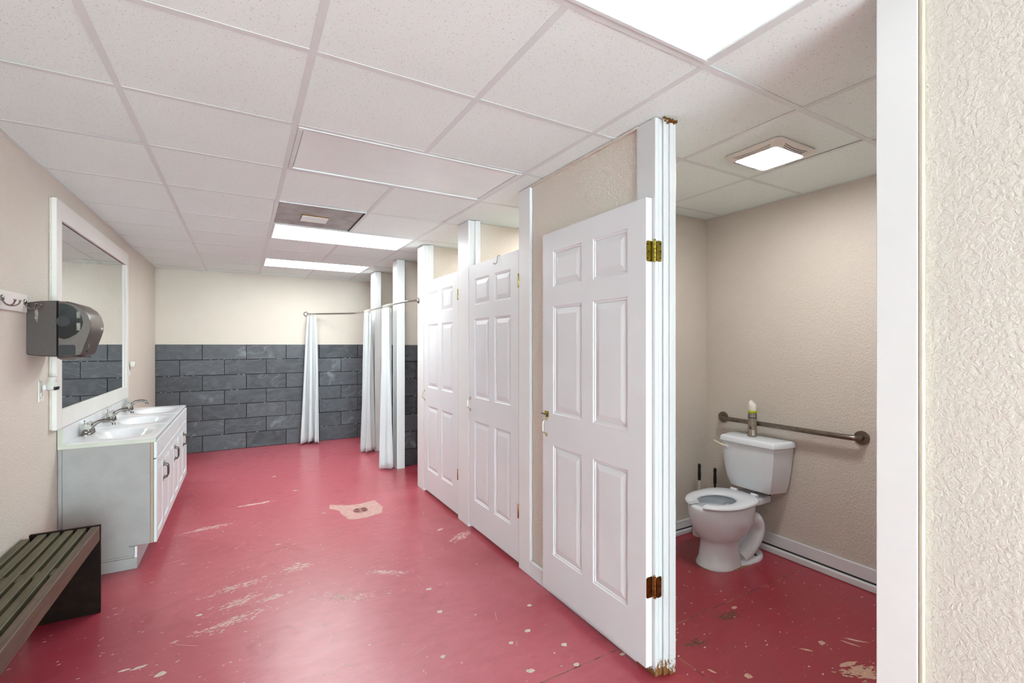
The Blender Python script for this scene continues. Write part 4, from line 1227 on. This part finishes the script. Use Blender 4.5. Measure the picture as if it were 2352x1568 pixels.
# ------------------------------------------------------------------ grab bar
t = thing('grab_bar', 'brushed metal grab bar on the tan wall above the toilet tank', 'grab bar', (XR, 1.82, .885))
gx = XR-.058
pts = smooth_path([(XR-.008, 2.277, .885), (XR-.035, 2.276, .885), (XR-.052, 2.262, .885), (gx, 2.235, .885)], 4)[:-1]+[(gx, 2.235-k*(2.235-1.40)/8, .885) for k in range(9)]+smooth_path([(gx, 1.40, .885), (XR-.052, 1.372, .885), (XR-.035, 1.358, .885), (XR-.008, 1.357, .885)], 4)[1:]
b = bm_new(); tube(b, pts, .0165, 16); obj('bar', b, M['nickel'], t, True, 60)
for y in (2.277, 1.357):
    b = bm_new(); lathe(b, [(.018, -.012), (.040, -.009), (.0415, -.004), (.0415, -.0005)], (XR, y, .885), 'x', 28); obj('flange', b, M['nickel'], t, True, 40)

# ------------------------------------------------------------------ curtain rod and curtains
RODZ = 1.886
t = thing('curtain_rod', 'long bent chrome shower curtain rod from the end wall to the white post', 'curtain rod', (1.45, 5.9, RODZ))
rp = [(.81, YB-.004, RODZ), (.86, YB-.06, RODZ), (1.05, 7.26, RODZ), (1.28, 7.06, RODZ), (1.415, 6.88, RODZ), (1.452, 6.6, RODZ), (1.455, 6.2, RODZ), (1.452, 5.7, RODZ), (1.453, 5.2, RODZ), (1.468, 4.85, RODZ), (1.49, 4.70, RODZ), (1.535, 4.565, RODZ)]
b = bm_new(); tube(b, smooth_path(rp, 6), .0115, 14); obj('rod', b, M['steel'], t, True, 60)
b = bm_new(); lathe(b, [(.02, -.02), (.022, -.012), (.034, -.006), (.036, -.001)], (.81, YB, RODZ), 'y', 24); obj('flange', b, M['steel'], t, True, 40)
b = bm_new(); lathe(b, [(.036, -.001), (.034, -.006), (.022, -.012), (.02, -.02)], (XS-.0045, 4.558, RODZ), 'x', 24); obj('flange', b, M['steel'], t, True, 40)

def curtain(c, dirv, wt, wb, amp_t, amp_b, nf, seed, label, top=1.858, bot=.025, drift=(0, 0)):
    rnd = random.Random(seed)
    d = Vector((dirv[0], dirv[1], 0)).normalized(); n = Vector((-d.y, d.x, 0))
    ph = [rnd.uniform(0, 6.28) for _ in range(6)]
    t = thing('shower_curtain', label, 'curtain', (c[0], c[1], bot), 'white shower curtains')
    NU, NV = 150, 34
    b = bm_new(); g = []
    for j in range(NV+1):
        v = j/NV; z = top+(bot-top)*v
        W = wt+(wb-wt)*(v**.6); A = amp_t+(amp_b-amp_t)*(v**.8)
        row = []
        for i in range(NU+1):
            u = i/NU
            fold = math.sin(2*PI*nf*u+ph[0]+.5*math.sin(3*v+ph[1]))
            f2 = math.sin(2*PI*nf*.37*u+ph[2]+1.2*v)
            f3 = math.sin(2*PI*nf*2.3*u+ph[3]+2*v)*.22*v
            s = (u-.5)*W+.010*math.cos(2*PI*nf*u*2+ph[4])*(1-.3*v)
            off = A*(fold*(.62+.2*math.sin(5*u+ph[5]))+f2*.4+f3*.5)
            zz = z+(.012*math.sin(2*PI*nf*u+ph[1])+.010*f2)*v*v
            p = Vector((c[0]+drift[0]*v, c[1]+drift[1]*v, 0))+d*s+n*off
            row.append(b.verts.new(Vector((p.x, p.y, max(.006, zz)))))
        g.append(row)
    for j in range(NV):
        for i in range(NU): b.faces.new((g[j][i], g[j][i+1], g[j+1][i+1], g[j+1][i]))
    o = obj('sheet', b, M['curtain'], t, True, 180)
    md = o.modifiers.new('thickness', 'SOLIDIFY'); md.thickness = .0012
    # rings on the rod, above the bunched top
    for k in range(7):
        s = (k/6-.5)*wt*.92
        p = Vector((c[0], c[1], 0))+d*s
        a = [(p.x+n.x*.021*math.cos(q)+.004*d.x*math.sin(2*q+k), p.y+n.y*.021*math.cos(q)+.004*d.y*math.sin(2*q+k), RODZ-.008+.024*math.sin(q)) for q in [2*PI*m/16 for m in range(17)]]
        rb = bm_new(); tube(rb, a, .0018, 6); obj('ring', rb, M['white_plastic'], t, True)
    return t
curtain((.875, 7.375), (1, -.62), .13, .26, .028, .075, 3, 3, 'white shower curtain farthest left, hanging alone beside the end wall', bot=.03, drift=(-.03, -.10))
curtain((1.453, 6.38), (0.03, -1), .20, .26, .045, .085, 3.6, 11, 'white shower curtain in the middle, bunched before the farther post', bot=.02, drift=(-.02, .02))
curtain((1.450, 5.40), (0.02, -1), .22, .24, .05, .078, 3.8, 21, 'white shower curtain nearest the stall doors, bunched before a post', bot=.02, drift=(.0, .02))

for o in list(COL.objects):
    if o.type == 'EMPTY': o.empty_display_size = .05
